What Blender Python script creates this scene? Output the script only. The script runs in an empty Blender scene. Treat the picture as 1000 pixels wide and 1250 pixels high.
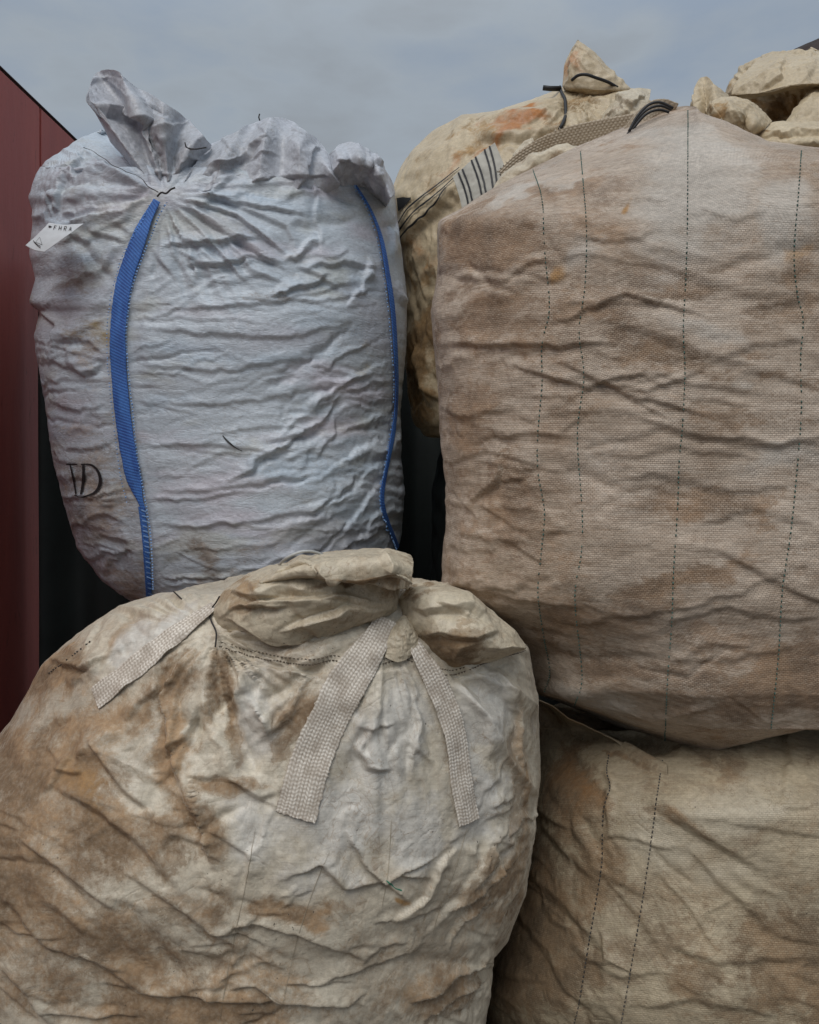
import bpy, math, random
import numpy as np
from mathutils import Vector
from mathutils.bvhtree import BVHTree

F = 981.0; CX = 500.0; HY = 560.0; CAMZ = 1.35      # the pinhole used to turn measured pixels into metres
scene = bpy.context.scene
col = scene.collection
rnd = random.Random(7)

# ------------------------------------------------------------------ camera
cam = bpy.data.cameras.new('camera'); camo = bpy.data.objects.new('camera', cam); col.objects.link(camo)
camo.location = (0, 0, CAMZ); camo.rotation_euler = (math.radians(90), 0, 0)
cam.sensor_width = 36; cam.lens = F/1250*36; cam.shift_y = -(625-HY)/1250; cam.clip_end = 2000; cam.clip_start = 0.05
scene.camera = camo

# ------------------------------------------------------------------ world, sun, exposure
SUN_EL, SUN_AZ = 52, 200      # azimuth: clockwise from +Y (the view direction); 180 is behind the camera
world = bpy.data.worlds.new('World'); scene.world = world; world.use_nodes = True
wn = world.node_tree; wn.nodes.clear()
def wnode(t, **k):
    n = wn.nodes.new(t)
    for a, b in k.items(): setattr(n, a, b)
    return n
out = wnode('ShaderNodeOutputWorld'); bg = wnode('ShaderNodeBackground')
sky = wnode('ShaderNodeTexSky', sky_type='NISHITA', sun_disc=False)
sky.sun_elevation = math.radians(SUN_EL); sky.sun_rotation = math.radians(SUN_AZ)
tc = wnode('ShaderNodeTexCoord')
sep = wnode('ShaderNodeSeparateXYZ'); wn.links.new(tc.outputs['Generated'], sep.inputs[0])
mp = wnode('ShaderNodeMapping'); mp.inputs['Scale'].default_value = (1.0, 1.0, 2.6)
wn.links.new(tc.outputs['Generated'], mp.inputs[0])
n1 = wnode('ShaderNodeTexNoise'); n1.inputs['Scale'].default_value = 4.5; n1.inputs['Detail'].default_value = 7; n1.inputs['Roughness'].default_value = 0.52
n1.inputs['Distortion'].default_value = 0.1
wn.links.new(mp.outputs[0], n1.inputs['Vector'])
cr = wnode('ShaderNodeValToRGB')
cr.color_ramp.elements[0].position = 0.34; cr.color_ramp.elements[0].color = (1.95, 2.35, 2.90, 1)
cr.color_ramp.elements[1].position = 0.54; cr.color_ramp.elements[1].color = (2.38, 2.68, 2.98, 1)
e = cr.color_ramp.elements.new(0.72); e.color = (2.08, 2.28, 2.48, 1)
wn.links.new(n1.outputs['Fac'], cr.inputs[0])
# an overcast deck: brighter overhead, as overcast skies are
el = wnode('ShaderNodeMapRange'); el.inputs['From Min'].default_value = 0.45; el.inputs['From Max'].default_value = 1.0
el.inputs['To Min'].default_value = 1.0; el.inputs['To Max'].default_value = 2.3
wn.links.new(sep.outputs['Z'], el.inputs['Value'])
vm = wnode('ShaderNodeVectorMath', operation='SCALE')
wn.links.new(cr.outputs[0], vm.inputs[0]); wn.links.new(el.outputs[0], vm.inputs['Scale'])
mx = wnode('ShaderNodeMix', data_type='RGBA'); mx.inputs['Factor'].default_value = 0.95
wn.links.new(sky.outputs[0], mx.inputs['A']); wn.links.new(vm.outputs[0], mx.inputs['B'])
wn.links.new(mx.outputs['Result'], bg.inputs['Color']); bg.inputs['Strength'].default_value = 0.12
wn.links.new(bg.outputs[0], out.inputs['Surface'])
sl = bpy.data.lights.new('sun', 'SUN'); so = bpy.data.objects.new('sun', sl); col.objects.link(so)
sl.energy = 1.5; sl.angle = math.radians(40); sl.color = (1.0, 0.965, 0.92)
d = Vector((math.sin(math.radians(SUN_AZ))*math.cos(math.radians(SUN_EL)), math.cos(math.radians(SUN_AZ))*math.cos(math.radians(SUN_EL)), math.sin(math.radians(SUN_EL))))
so.rotation_euler = d.to_track_quat('Z', 'Y').to_euler(); so.location = (0, -3, 6)
vs = scene.view_settings; vs.view_transform = 'Standard'; vs.look = 'None'; vs.gamma = 1; vs.use_curve_mapping = False; vs.exposure = 0.25

# ------------------------------------------------------------------ small helpers
def P(px, py, dd): return np.array(((px-CX)/F*dd, dd, CAMZ+(HY-py)/F*dd))
def ss(x, a, b):
    t = np.clip((x-a)/(b-a), 0, 1); return t*t*(3-2*t)
def tag(o, label=None, cat=None, group=None, kind=None):
    if label: o['label'] = label
    if cat: o['category'] = cat
    if group: o['group'] = group
    if kind: o['kind'] = kind
    return o
def empty(name, loc):
    o = bpy.data.objects.new(name, None); o.location = loc; o.empty_display_size = .1; col.objects.link(o); return o

def hash3(ix, iy, iz, seed):
    h = (ix.astype(np.int64)*374761393 + iy.astype(np.int64)*668265263 + iz.astype(np.int64)*2147483647 + seed*974634777) & 0xffffffff
    h = ((h ^ (h >> 13))*1274126177) & 0xffffffff
    return ((h ^ (h >> 16)) & 0xffff).astype(np.float32)/32768.0-1.0
def noise(p, scale=1.0, seed=0):
    """value noise in -1..1; p (...,3)"""
    q = np.asarray(p, np.float32)*scale
    f = np.floor(q); i = f.astype(np.int64); f = q-f; f = f*f*f*(f*(f*6-15)+10)
    r = 0
    for a in (0, 1):
        wa = f[..., 0] if a else 1-f[..., 0]
        for b in (0, 1):
            wb = f[..., 1] if b else 1-f[..., 1]
            for c in (0, 1):
                wc = f[..., 2] if c else 1-f[..., 2]
                r = r+wa*wb*wc*hash3(i[..., 0]+a, i[..., 1]+b, i[..., 2]+c, seed)
    return r
def fbm(p, scale, octs=4, seed=0, rough=.5):
    r = 0; a = 1.0; t = 0
    for k in range(octs):
        r = r+a*noise(p, scale*2.03**k, seed+k*17); t += a; a *= rough
    return r/t*1.6

def poly_dist(px, py, pts):
    """distance and signed side (positive below / right-hand for left->right lines) and 0..1 position"""
    best = np.full(px.shape, 1e9, np.float32); side = np.zeros_like(best); pos = np.zeros_like(best)
    pts = np.array(pts, float); L = np.hypot(*np.diff(pts, axis=0).T); tot = L.sum(); acc = 0
    for k in range(len(pts)-1):
        a = pts[k]; dd = pts[k+1]-a; l = L[k]
        if l < 1e-6: continue
        t = np.clip(((px-a[0])*dd[0]+(py-a[1])*dd[1])/l**2, 0, 1)
        ex = px-(a[0]+t*dd[0]); ey = py-(a[1]+t*dd[1]); D = np.hypot(ex, ey)
        s = (dd[0]*ey-dd[1]*ex)/l
        m = D < best
        best = np.where(m, D, best); side = np.where(m, np.sign(s), side); pos = np.where(m, (acc+t*l)/tot, pos); acc += l
    return best, side, pos
def spline(pts, n):
    pts = np.array(pts, float)
    if len(pts) == 2: return pts[0]+(pts[1]-pts[0])*np.linspace(0, 1, n)[:, None]
    ext = np.vstack([2*pts[0]-pts[1], pts, 2*pts[-1]-pts[-2]])
    m = len(pts)-1; L = np.r_[0, np.cumsum(np.linalg.norm(np.diff(pts, axis=0), axis=1))]; L /= L[-1]
    res = []
    for t in np.linspace(0, 1, n):
        k = min(m-1, max(0, np.searchsorted(L, t, side='right')-1)); f = (t-L[k])/max(1e-9, L[k+1]-L[k])
        a, b, c, e_ = ext[k:k+4]
        res.append(.5*((2*b)+(-a+c)*f+(2*a-5*b+4*c-e_)*f*f+(-a+3*b-3*c+e_)*f**3))
    return np.array(res)

# ------------------------------------------------------------------ cloth
def vnormals(B, per):
    du = (np.roll(B, -1, 1)-np.roll(B, 1, 1)) if per else np.gradient(B, axis=1)
    dv = np.gradient(B, axis=0)
    n = np.cross(dv, du); n /= np.linalg.norm(n, axis=2, keepdims=True)+1e-12
    return n
def relax(B, N, X0, per, eu, ev, iters, pull=.015, lo=.006, hi=.02, bend=.25, tang=.01):
    """position based cloth: edges want to be (1+e) times as long as on B, so the sheet buckles into creases"""
    X = X0.astype(np.float32).copy(); B = B.astype(np.float32); N = N.astype(np.float32)
    eu = np.float32(1)+np.broadcast_to(eu, B.shape[:2]).astype(np.float32); ev = np.float32(1)+np.broadcast_to(ev, B.shape[:2]).astype(np.float32)
    fam = []
    def sh(A, i, j):   # pairs A[:-i], A shifted
        if per:
            a = A; b = np.roll(A, -j, 1)
            return (a, b) if i == 0 else (a[:-i], b[i:])
        V, U = A.shape[:2]
        a = A[:V-i, max(0, -j):U-max(0, j)]; b = A[i:, max(0, j):U+min(0, j)]
        return a, b
    for (i, j, w, bd) in ((0, 1, 1, 0), (1, 0, 1, 0), (1, 1, .6, 0), (1, -1, .6, 0), (0, 2, bend, 1), (2, 0, bend, 1)):
        a, b = sh(B, i, j); dd = b-a
        ea, eb = sh(eu, i, j); fa, fb = sh(ev, i, j)
        mu = (ea+eb)/2; mv = (fa+fb)/2
        l = np.linalg.norm(dd, axis=2)
        if i == 0: rest = l*mu
        elif j == 0: rest = l*mv
        else: rest = l*(mu+mv)/2
        fam.append((i, j, w, bd, rest))
    V, U = B.shape[:2]
    for it in range(iters):
        acc = np.zeros_like(X)
        for (i, j, w, bd, rest) in fam:
            a, b = sh(X, i, j); dd = b-a
            l = np.sqrt((dd*dd).sum(2))+1e-9
            c = (l-rest)/l
            if bd: c = np.minimum(c, 0)
            corr = dd*(c*(.5*w))[..., None]
            if per:
                if i == 0: acc += corr; acc -= np.roll(corr, j, 1)
                else: acc[:-i] += corr; acc[i:] -= np.roll(corr, j, 1)
            else:
                acc[:V-i, max(0, -j):U-max(0, j)] += corr; acc[i:, max(0, j):U+min(0, j)] -= corr
        X += acc*.36
        D = X-B; dn = (D*N).sum(2)
        over = dn-np.clip(dn, -lo, hi)
        X -= N*(pull*dn+.35*over)[..., None]
        X -= (D-N*dn[..., None])*tang
    return X
def resamp(A, V, U, per):
    """smooth (Catmull-Rom) resampling of a grid"""
    def one(A, n, axis, wrap):
        A = np.moveaxis(A, axis, 0); m = A.shape[0]
        t = np.arange(n)*m/n if wrap else np.linspace(0, m-1, n)
        k = np.floor(t).astype(int); f = (t-k).astype(np.float32)
        idx = (lambda q: q % m) if wrap else (lambda q: np.clip(q, 0, m-1))
        f = f.reshape((-1,)+(1,)*(A.ndim-1)); a, b, c, e_ = A[idx(k-1)], A[idx(k)], A[idx(k+1)], A[idx(k+2)]
        r = .5*((2*b)+(-a+c)*f+(2*a-5*b+4*c-e_)*f*f+(-a+3*b-3*c+e_)*f**3)
        return np.moveaxis(r, 0, axis)
    return one(one(A, V, 0, False), U, 1, per)
def crumple(B, per, V, U, eu, ev, seed, amp=.004, nscale=(14, 14, 14), levels=((4, 60), (2, 60), (1, 24)), fine=.0006, **k):
    """B given at full resolution (V,U). eu/ev scalar or arrays (V,U)"""
    X = None
    for (dv, its) in levels:
        v, u = max(8, V//dv), max(8, U//dv)
        Bl = resamp(B, v, u, per) if dv > 1 else B
        N = vnormals(Bl, per)
        f = lambda q: resamp(np.broadcast_to(q, (V, U)).astype(np.float32), v, u, per) if np.ndim(q) else q
        q = Bl*np.array(nscale, np.float32)*(2.0 if dv == 2 else (4.0 if dv == 1 else 1.0))
        kick = fbm(q, 1.0, 2, seed+dv)
        if X is None: X = Bl+N*(kick*amp)[..., None]
        else:
            X = Bl+resamp(X-Bp, v, u, per)+N*(kick*amp*(.32 if dv == 2 else .10))[..., None]
        X = relax(Bl, N, X, per, f(eu), f(ev), its, **k); Bp = Bl
    if X.shape[:2] != (V, U): X = B+resamp(X-Bp, V, U, per)
    if fine: X = X+vnormals(X, per)*(fbm(X, 90, 2, seed+5)*fine)[..., None]
    return X

def grid_mesh(name, X, per, mat, parent=None, caps=False, uv=None, stain=None, thick=0):
    """one mesh from a grid; caps closes both ends; thick turns an open sheet into a two-sided solid"""
    V, U = X.shape[:2]
    vs_ = X.reshape(-1, 3); idx = np.arange(V*U).reshape(V, U)
    if per: a = idx[:-1]; b = np.roll(idx, -1, 1)[:-1]; c = np.roll(idx, -1, 1)[1:]; e_ = idx[1:]
    else: a = idx[:-1, :-1]; b = idx[:-1, 1:]; c = idx[1:, 1:]; e_ = idx[1:, :-1]
    quads = np.stack([a, e_, c, b], -1).reshape(-1, 4)
    tris = np.zeros((0, 3), int)
    if uv is None:
        uu = np.linspace(0, np.linalg.norm(np.diff(X[V//2], axis=0), axis=1).sum(), U); vv = np.r_[0, np.cumsum(np.linalg.norm(np.diff(X[:, U//2], axis=0), axis=1))]
        uv = np.stack(np.meshgrid(uu, vv), -1)
    uvv = uv.reshape(-1, 2)
    st = stain.reshape(-1, 3) if stain is not None else np.zeros((V*U, 3))
    if thick and not per:
        N = vnormals(X, per).reshape(-1, 3); n0 = len(vs_)
        vs_ = np.vstack([vs_, vs_-N*thick]); uvv = np.vstack([uvv, uvv]); st = np.vstack([st, st])
        q2 = quads[:, ::-1]+n0
        rim = np.concatenate([idx[0, :], idx[1:, -1], idx[-1, -2::-1], idx[-2:0:-1, 0]]); r2 = np.roll(rim, -1)
        q3 = np.stack([rim, r2, r2+n0, rim+n0], -1)
        quads = np.vstack([quads, q2, q3])
    if caps:
        n0 = len(vs_); vs_ = np.vstack([vs_, X[0].mean(0), X[-1].mean(0)]); uvv = np.vstack([uvv, uvv[:1], uvv[-1:]]); st = np.vstack([st, st[:1], st[-1:]])
        r0 = idx[0]; r1 = np.roll(r0, -1); q0 = idx[-1]; q1 = np.roll(q0, -1)
        tris = np.vstack([np.stack([r0, r1, np.full(U, n0)], -1), np.stack([q1, q0, np.full(U, n0+1)], -1)])
    me = bpy.data.meshes.new(name)
    nq, nt = len(quads), len(tris)
    me.vertices.add(len(vs_)); me.vertices.foreach_set('co', np.ascontiguousarray(vs_, np.float32).ravel())
    loops = np.concatenate([quads.ravel(), tris.ravel()]).astype(np.int32)
    me.loops.add(len(loops)); me.loops.foreach_set('vertex_index', loops)
    me.polygons.add(nq+nt)
    me.polygons.foreach_set('loop_start', np.concatenate([np.arange(nq)*4, nq*4+np.arange(nt)*3]).astype(np.int32))
    me.update(calc_edges=True)
    me.polygons.foreach_set('use_smooth', np.ones(nq+nt, bool))
    ul = me.uv_layers.new(name='UVMap'); ul.data.foreach_set('uv', uvv[loops].astype(np.float32).ravel())
    ca = me.color_attributes.new('stain', 'FLOAT_COLOR', 'POINT')
    ca.data.foreach_set('color', np.hstack([st, np.ones((len(st), 1))]).astype(np.float32).ravel())
    me.materials.append(mat); me.validate()
    o = bpy.data.objects.new(name, me); col.objects.link(o)
    if parent is not None:
        o.parent = parent; o.matrix_parent_inverse = parent.matrix_world.inverted() if False else o.matrix_parent_inverse
        o.location = -Vector(parent.location)
    return o

def body(outline, dc, thick, V, U, front=.72, pw=.55, nexp=2.3, angle=0, lean=None, dens=None, bottom_flat=None):
    """closed sack-like solid: elliptical rings whose sides match the traced outline.
    returns base grid (V,U,3), ring direction runs round, rows run down (or along `angle`)"""
    ol = np.array(outline, float); c0 = ol.mean(0); A = math.radians(angle)
    R = np.array([[math.cos(A), math.sin(A)], [-math.sin(A), math.cos(A)]])
    q = (ol-c0) @ R.T
    y0, y1 = q[:, 1].min(), q[:, 1].max(); n = 900
    ys = y0+(y1-y0)*(1-np.cos(np.pi*(np.arange(n)+.5)/n))/2
    lo = np.full(n, 1e9); hi = np.full(n, -1e9)
    for k in range(len(q)):
        a, b = q[k], q[(k+1) % len(q)]
        if a[1] == b[1]: continue
        t = (ys-a[1])/(b[1]-a[1]); m = (t >= 0) & (t <= 1); x = a[0]+t*(b[0]-a[0])
        lo = np.where(m, np.minimum(lo, x), lo); hi = np.where(m, np.maximum(hi, x), hi)
    w = hi-lo; W = w.max()
    bb = (w/W)**pw*thick
    ds = np.sqrt(np.diff(ys)**2+(np.diff(w)/2)**2+(np.diff(bb)*F/dc*.5)**2)
    if dens is not None: ds *= np.array([dens(c0[1]+y) for y in (ys[1:]+ys[:-1])/2])
    s = np.r_[0, np.cumsum(ds)]; s /= s[-1]
    tt = np.linspace(0, 1, V)
    yy = np.interp(tt, s, ys); L = np.interp(tt, s, lo); H = np.interp(tt, s, hi); bb = np.interp(tt, s, bb)
    ker = np.hanning(9); ker /= ker.sum()
    sm = lambda z: np.convolve(np.pad(z, 4, mode='edge'), ker, 'valid')
    kb = np.hanning(max(9, V//9)|1); kb /= kb.sum(); hb = len(kb)//2
    b2 = np.convolve(np.pad(bb, hb, mode='reflect', reflect_type='odd'), kb, 'valid'); bb = np.minimum(np.maximum(b2, .12*thick), thick)*np.clip(sm(bb)/np.maximum(b2, 1e-3), .0, 1)**.35
    L, H = sm(L), sm(H)
    # local frame of the outline plane at depth dc (metres)
    th = np.linspace(0, 1, U, endpoint=False)
    # theta: front half (-pi..0) gets `front` of the columns
    g = np.where(th < front, -np.pi+np.pi*th/front, np.pi*(th-front)/(1-front))
    ct, st_ = np.cos(g), np.sin(g)
    cx_ = np.sign(ct)*np.abs(ct)**(2/nexp); sy_ = np.sign(st_)*np.abs(st_)**(2/nexp)
    B = np.zeros((V, U, 3), np.float32)
    for k in range(V):
        pl = R.T @ np.array([L[k], yy[k]])+c0; pr = R.T @ np.array([H[k], yy[k]])+c0
        D = dc+(lean((pl[1]+pr[1])/2) if lean else 0)
        if angle == 0:
            tl = (pl[0]-CX)/F; tr = (pr[0]-CX)/F; b = bb[k]; a = (tr-tl)*D/2; xc = (tr+tl)*D/2
            for _ in range(6):
                sl_, sr_ = math.sqrt(a*a+(tl*b)**2), math.sqrt(a*a+(tr*b)**2)
                tot = (tr-tl)*D; a = max(1e-4, a*(tot/(sl_+sr_)) if sl_+sr_ > 0 else a); xc = tl*D+math.sqrt(a*a+(tl*b)**2)
            B[k, :, 0] = xc+a*cx_; B[k, :, 1] = D+bb[k]*sy_      # rims droop towards the front like the shoulder of a filled bag
            B[k, :, 2] = CAMZ+(HY-pl[1])/F*np.minimum(B[k, :, 1], D+.02)
        else:
            wl, wr = P(pl[0], pl[1], D), P(pr[0], pr[1], D); m = (wl+wr)/2; h = (wr-wl)/2
            B[k] = m+h*cx_[:, None]; B[k, :, 1] += bb[k]*sy_
    return B

def proj(X):
    return CX+F*X[..., 0]/X[..., 1], HY-F*(X[..., 2]-CAMZ)/X[..., 1]
def facing(X, N):
    v = np.array((0, 0, CAMZ))-X; v = v/np.linalg.norm(v, axis=2, keepdims=True)
    return ss((v*N).sum(2), -.05, .25)
LUMP = [.007]
CALM = []          # where webbing is sewn on, the cloth stays flatter: (line, half width in px)
def apply_folds(B, per, folds, radials=()):
    N = vnormals(B, per); px, py = proj(B); fr = facing(B, N); h = np.zeros(B.shape[:2])
    wob = fbm(B, 22, 3, 3)*5
    pxw, pyw = px+wob, py+wob*.7
    for pts, amp, w, kind in folds:
        q = np.array(pts, float); m0 = w*6+10
        sel = np.nonzero((px > q[:, 0].min()-m0) & (px < q[:, 0].max()+m0) & (py > q[:, 1].min()-m0) & (py < q[:, 1].max()+m0) & (fr > 0))
        if len(sel[0]) == 0: continue
        D, s, t = poly_dist(pxw[sel], pyw[sel], pts); D = D*s
        tp_ = np.sin(np.pi*np.clip(t, 0, 1)); end = np.clip(tp_*1.6, 0, 1)
        W = w*(.55+.75*tp_)
        if kind == 'ridge': f = np.maximum(0, 1-np.abs(D)/(2.2*W))**1.3
        elif kind == 'valley': f = -np.maximum(0, 1-np.abs(D)/(2.4*W))**1.6
        elif kind == 'crease':
            up = np.maximum(0, 1-np.abs(D)/(3.6*W))**1.5
            dn_ = np.where(D < .7*W, 1-1.5*D/(.7*W), -.5*np.maximum(0, 1-(D-.7*W)/(2.8*W)))
            f = np.where(D < 0, up, dn_)
        elif kind == 'bulge': f = np.exp(-(D/w)**4)
        h[sel] += f*end*amp
    for cx, cy, R, amp, k, seed in radials:
        dx, dy = px-cx, py-cy; r = np.hypot(dx, dy)+1e-6; an = np.arctan2(dy, dx)
        q = np.stack([np.cos(an)*k, np.sin(an)*k, r*.004], -1)
        nz = fbm(q, 1.0, 3, seed); nz = (1-2*np.abs(nz))
        h += nz*amp*np.minimum(r/(R*.3), 1)*np.exp(-(r/R)**2)
    h = h+fbm(B, 5.5, 2, 77)*LUMP[0]
    for pts, w in CALM:
        D, _, _ = poly_dist(px, py, pts); h = h*(.22+.78*ss(D, w, w*2.2))
    return B+N*(h*fr)[..., None]
def rand_folds(n, box, ang, spread, length, amp, w, seed, kinds=('crease', 'ridge', 'crease', 'valley')):
    """many small creases of mixed direction; box in picture pixels x0, y0, x1, y1"""
    r = random.Random(seed); L = []
    for _ in range(n):
        x, y = r.uniform(box[0], box[2]), r.uniform(box[1], box[3]); a = math.radians(r.gauss(ang, spread)); l = r.uniform(*length)
        bend = r.uniform(-.35, .35); pts = [(x-l*math.cos(a-bend)/2, y-l*math.sin(a-bend)/2), (x, y), (x+l*math.cos(a+bend)/2, y+l*math.sin(a+bend)/2)]
        q = r.random()**1.5; L.append((pts, amp*(.3+.9*q)*l/length[1]*1.4, w*(.5+.8*r.random()), r.choice(kinds)))
    return L
def stains(X, per, blobs, seed=0):
    """dirt maps: each blob = (px, py, rx, ry, degrees, strength, channel)"""
    N = vnormals(X, per); px, py = proj(X); fr = facing(X, N)
    w1 = fbm(X, 9, 4, seed+1)*26; w2 = fbm(X, 9, 4, seed+9)*26
    px = px+w1; py = py+w2
    S = np.zeros(X.shape[:2]+(3,))
    for bx, by, rx, ry, a, s, c in blobs:
        a = math.radians(a); dx, dy = px-bx, py-by
        e_ = ((dx*math.cos(a)+dy*math.sin(a))/rx)**2+((-dx*math.sin(a)+dy*math.cos(a))/ry)**2
        S[..., c] = np.maximum(S[..., c], s*np.exp(-e_*1.2)*fr)
    return S

# ------------------------------------------------------------------ materials
class NT:
    def __init__(s, name):
        s.m = bpy.data.materials.new(name); s.m.use_nodes = True; s.t = s.m.node_tree; s.b = s.t.nodes['Principled BSDF']; s.out = s.t.nodes['Material Output']
    def n(s, t, ins=None, **k):
        x = s.t.nodes.new(t)
        for a, b in k.items(): setattr(x, a, b)
        for a, b in (ins or {}).items():
            if isinstance(b, bpy.types.NodeSocket): s.t.links.new(b, x.inputs[a])
            else: x.inputs[a].default_value = b
        return x
    def mix(s, f, a, b, mode='MIX'):
        x = s.n('ShaderNodeMix', data_type='RGBA', blend_type=mode)
        for k, v in (('Factor', f), ('A', a), ('B', b)):
            if isinstance(v, bpy.types.NodeSocket): s.t.links.new(v, x.inputs[k])
            else: x.inputs[k].default_value = v if not isinstance(v, tuple) else (v+(1,))[:4]
        return x.outputs['Result']
    def math(s, op, a, b=0.0, c=0.0, clamp=False):
        x = s.n('ShaderNodeMath', operation=op, use_clamp=clamp)
        for k, v in enumerate((a, b, c)):
            if isinstance(v, bpy.types.NodeSocket): s.t.links.new(v, x.inputs[k])
            else: x.inputs[k].default_value = v
        return x.outputs[0]
    def noise(s, vec, sc, det=5, rough=.55, dist=0):
        return s.n('ShaderNodeTexNoise', {'Vector': vec, 'Scale': sc, 'Detail': det, 'Roughness': rough, 'Distortion': dist}).outputs['Fac']
    def rng(s, v, a, b, c=0.0, d_=1.0):
        return s.n('ShaderNodeMapRange', {'Value': v, 'From Min': a, 'From Max': b, 'To Min': c, 'To Max': d_}, interpolation_type='SMOOTHSTEP').outputs[0]
    def link(s, a, b): s.t.links.new(a, b)

def fabric(name, base, tint, brown, orange, dirt=.5, dirt_scale=3.0, weave=.5, wv=(.0068, .0036), stretch=(1, 1, 1), rough=.62, content=None, speck=.5, transl=.0, crink=.25, streak=.3, fresh=None, grit=0, hair=.4):
    T = NT(name)
    obj = T.n('ShaderNodeTexCoord').outputs['Object']; uv = T.n('ShaderNodeTexCoord').outputs['UV']
    mpv = T.n('ShaderNodeMapping', {'Vector': obj, 'Scale': stretch}).outputs[0]
    sepc = T.n('ShaderNodeSeparateColor', {'Color': T.n('ShaderNodeAttribute', attribute_name='stain').outputs['Color']})
    r_, g_, b_ = sepc.outputs[0], sepc.outputs[1], sepc.outputs[2]
    big = T.noise(mpv, dirt_scale, 6, .6, .6); med = T.math('ADD', T.math('MULTIPLY', T.noise(mpv, dirt_scale*4.2, 9, .74, .3), .68), T.math('MULTIPLY', T.noise(mpv, 42, 6, .8, .8), .32)); fin = T.noise(obj, 160, 3, .6)
    c = T.mix(T.rng(T.noise(mpv, 5.0, 4), .35, .65), base, tint)
    if content:
        for k, (cc, sc_) in enumerate(content):
            m = T.rng(T.noise(T.n('ShaderNodeMapping', {'Vector': mpv, 'Location': (k*7.3, k*3.1, 5.7*k)}).outputs[0], sc_, 3, .5), .52, .70, 0, .55)
            c = T.mix(m, c, cc)
    # horizontal weft streaks
    st = T.noise(T.n('ShaderNodeMapping', {'Vector': uv, 'Scale': (14, 330, 1)}).outputs[0], 1.0, 3, .6)
    c = T.mix(T.rng(st, .35, .75, 0, streak), c, brown, 'MULTIPLY') if streak else c
    # dirt: traced stains broken up by noise, plus a general soiling
    gd = T.rng(T.math('ADD', T.math('MULTIPLY', big, .48), T.math('MULTIPLY', T.math('ADD', T.math('MULTIPLY', T.math('SUBTRACT', med, .5), 1.9), .5), .52)), .58-.22*dirt, .76-.16*dirt, 0, .85*min(1, dirt*1.4))
    grain = T.rng(fin, .30, .62, .82, 1)
    rs = T.rng(T.math('ADD', r_, T.math('MULTIPLY', T.math('SUBTRACT', med, .5), 2.6)), .10, .62, 0, .97)
    rs = T.math('MULTIPLY', rs, T.rng(r_, .02, .16))
    d_ = T.math('MULTIPLY', T.math('MAXIMUM', gd, rs), grain, clamp=True)
    clean = T.rng(T.math('ADD', b_, T.math('MULTIPLY', T.math('SUBTRACT', med, .5), 2.2)), .15, .75)
    d_ = T.math('MULTIPLY', d_, T.math('SUBTRACT', 1.0, T.math('MULTIPLY', clean, .85)))
    bv = T.mix(T.rng(T.noise(obj, 11, 6, .6), .36, .64), tuple(x*1.25 for x in brown), tuple(x*.62 for x in brown))
    if fresh: c = T.mix(T.math('MULTIPLY', clean, .6), c, fresh)
    br = T.n('ShaderNodeTexBrick', {'Vector': uv, 'Scale': 1.0, 'Mortar Size': wv[1]*.16, 'Mortar Smooth': 1.0, 'Brick Width': wv[0], 'Row Height': wv[1], 'Color1': (1, 1, 1, 1), 'Color2': (.70, .70, .70, 1), 'Mortar': (0, 0, 0, 1)}).outputs['Color']
    if grit:
        bs = T.n('ShaderNodeSeparateColor', {'Color': br}).outputs[0]
        d_ = T.math('MULTIPLY', d_, T.math('ADD', 1.0+.35*grit, T.math('MULTIPLY', bs, -.75*grit)), clamp=True)
    c = T.mix(d_, c, bv)
    os = T.math('MULTIPLY', T.rng(T.math('ADD', g_, T.math('MULTIPLY', T.math('SUBTRACT', med, .5), 1.5)), .15, .8), T.rng(g_, .02, .12))
    c = T.mix(T.math('MULTIPLY', os, grain), c, orange)
    tide = T.math('MULTIPLY', T.math('SUBTRACT', 1.0, T.rng(T.math('ABSOLUTE', T.math('SUBTRACT', d_, .42)), 0, .13)), T.rng(T.noise(obj, 8, 3), .45, .6, 0, .45))
    c = T.mix(tide, c, tuple(x*.8 for x in brown), 'MIX')
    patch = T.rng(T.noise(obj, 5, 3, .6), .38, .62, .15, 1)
    for hs, wd_, sd in ((13, .010, 0), (31, .014, 9)):  # thin brown lines: crease dirt and crisp crease shade painted into the colour
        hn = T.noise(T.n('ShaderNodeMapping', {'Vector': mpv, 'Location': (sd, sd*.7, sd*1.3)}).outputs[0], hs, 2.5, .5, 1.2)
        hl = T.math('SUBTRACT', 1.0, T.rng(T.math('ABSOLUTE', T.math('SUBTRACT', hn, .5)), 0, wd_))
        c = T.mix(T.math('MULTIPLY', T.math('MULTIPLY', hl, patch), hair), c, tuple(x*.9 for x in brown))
    sm_ = T.rng(T.noise(mpv, 95, 4, .75), .35, .65, -.11, .11)
    c = T.n('ShaderNodeHueSaturation', {'Color': c, 'Value': T.math('ADD', sm_, 1.0)}).outputs[0]
    # specks
    spn = T.noise(obj, 210, 2, .5); spm = T.rng(T.noise(obj, 9, 3, .6), .5, .62)
    c = T.mix(T.math('MULTIPLY', T.math('MULTIPLY', T.rng(spn, .70, .74), spm), speck), c, (.05, .04, .03))
    # weave
    wfade = T.rng(T.noise(obj, 7, 4, .6), .38, .62, .12, .9)
    c = T.mix(T.math('MULTIPLY', wfade, weave*.55), c, br, 'MULTIPLY')
    T.link(c, T.b.inputs['Base Color'])
    cr1 = T.noise(mpv, 55, 5, .62, .5); cr2 = T.n('ShaderNodeTexVoronoi', {'Vector': T.n('ShaderNodeMapping', {'Vector': mpv}).outputs[0], 'Scale': 26.0}, feature='DISTANCE_TO_EDGE').outputs['Distance']
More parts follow.
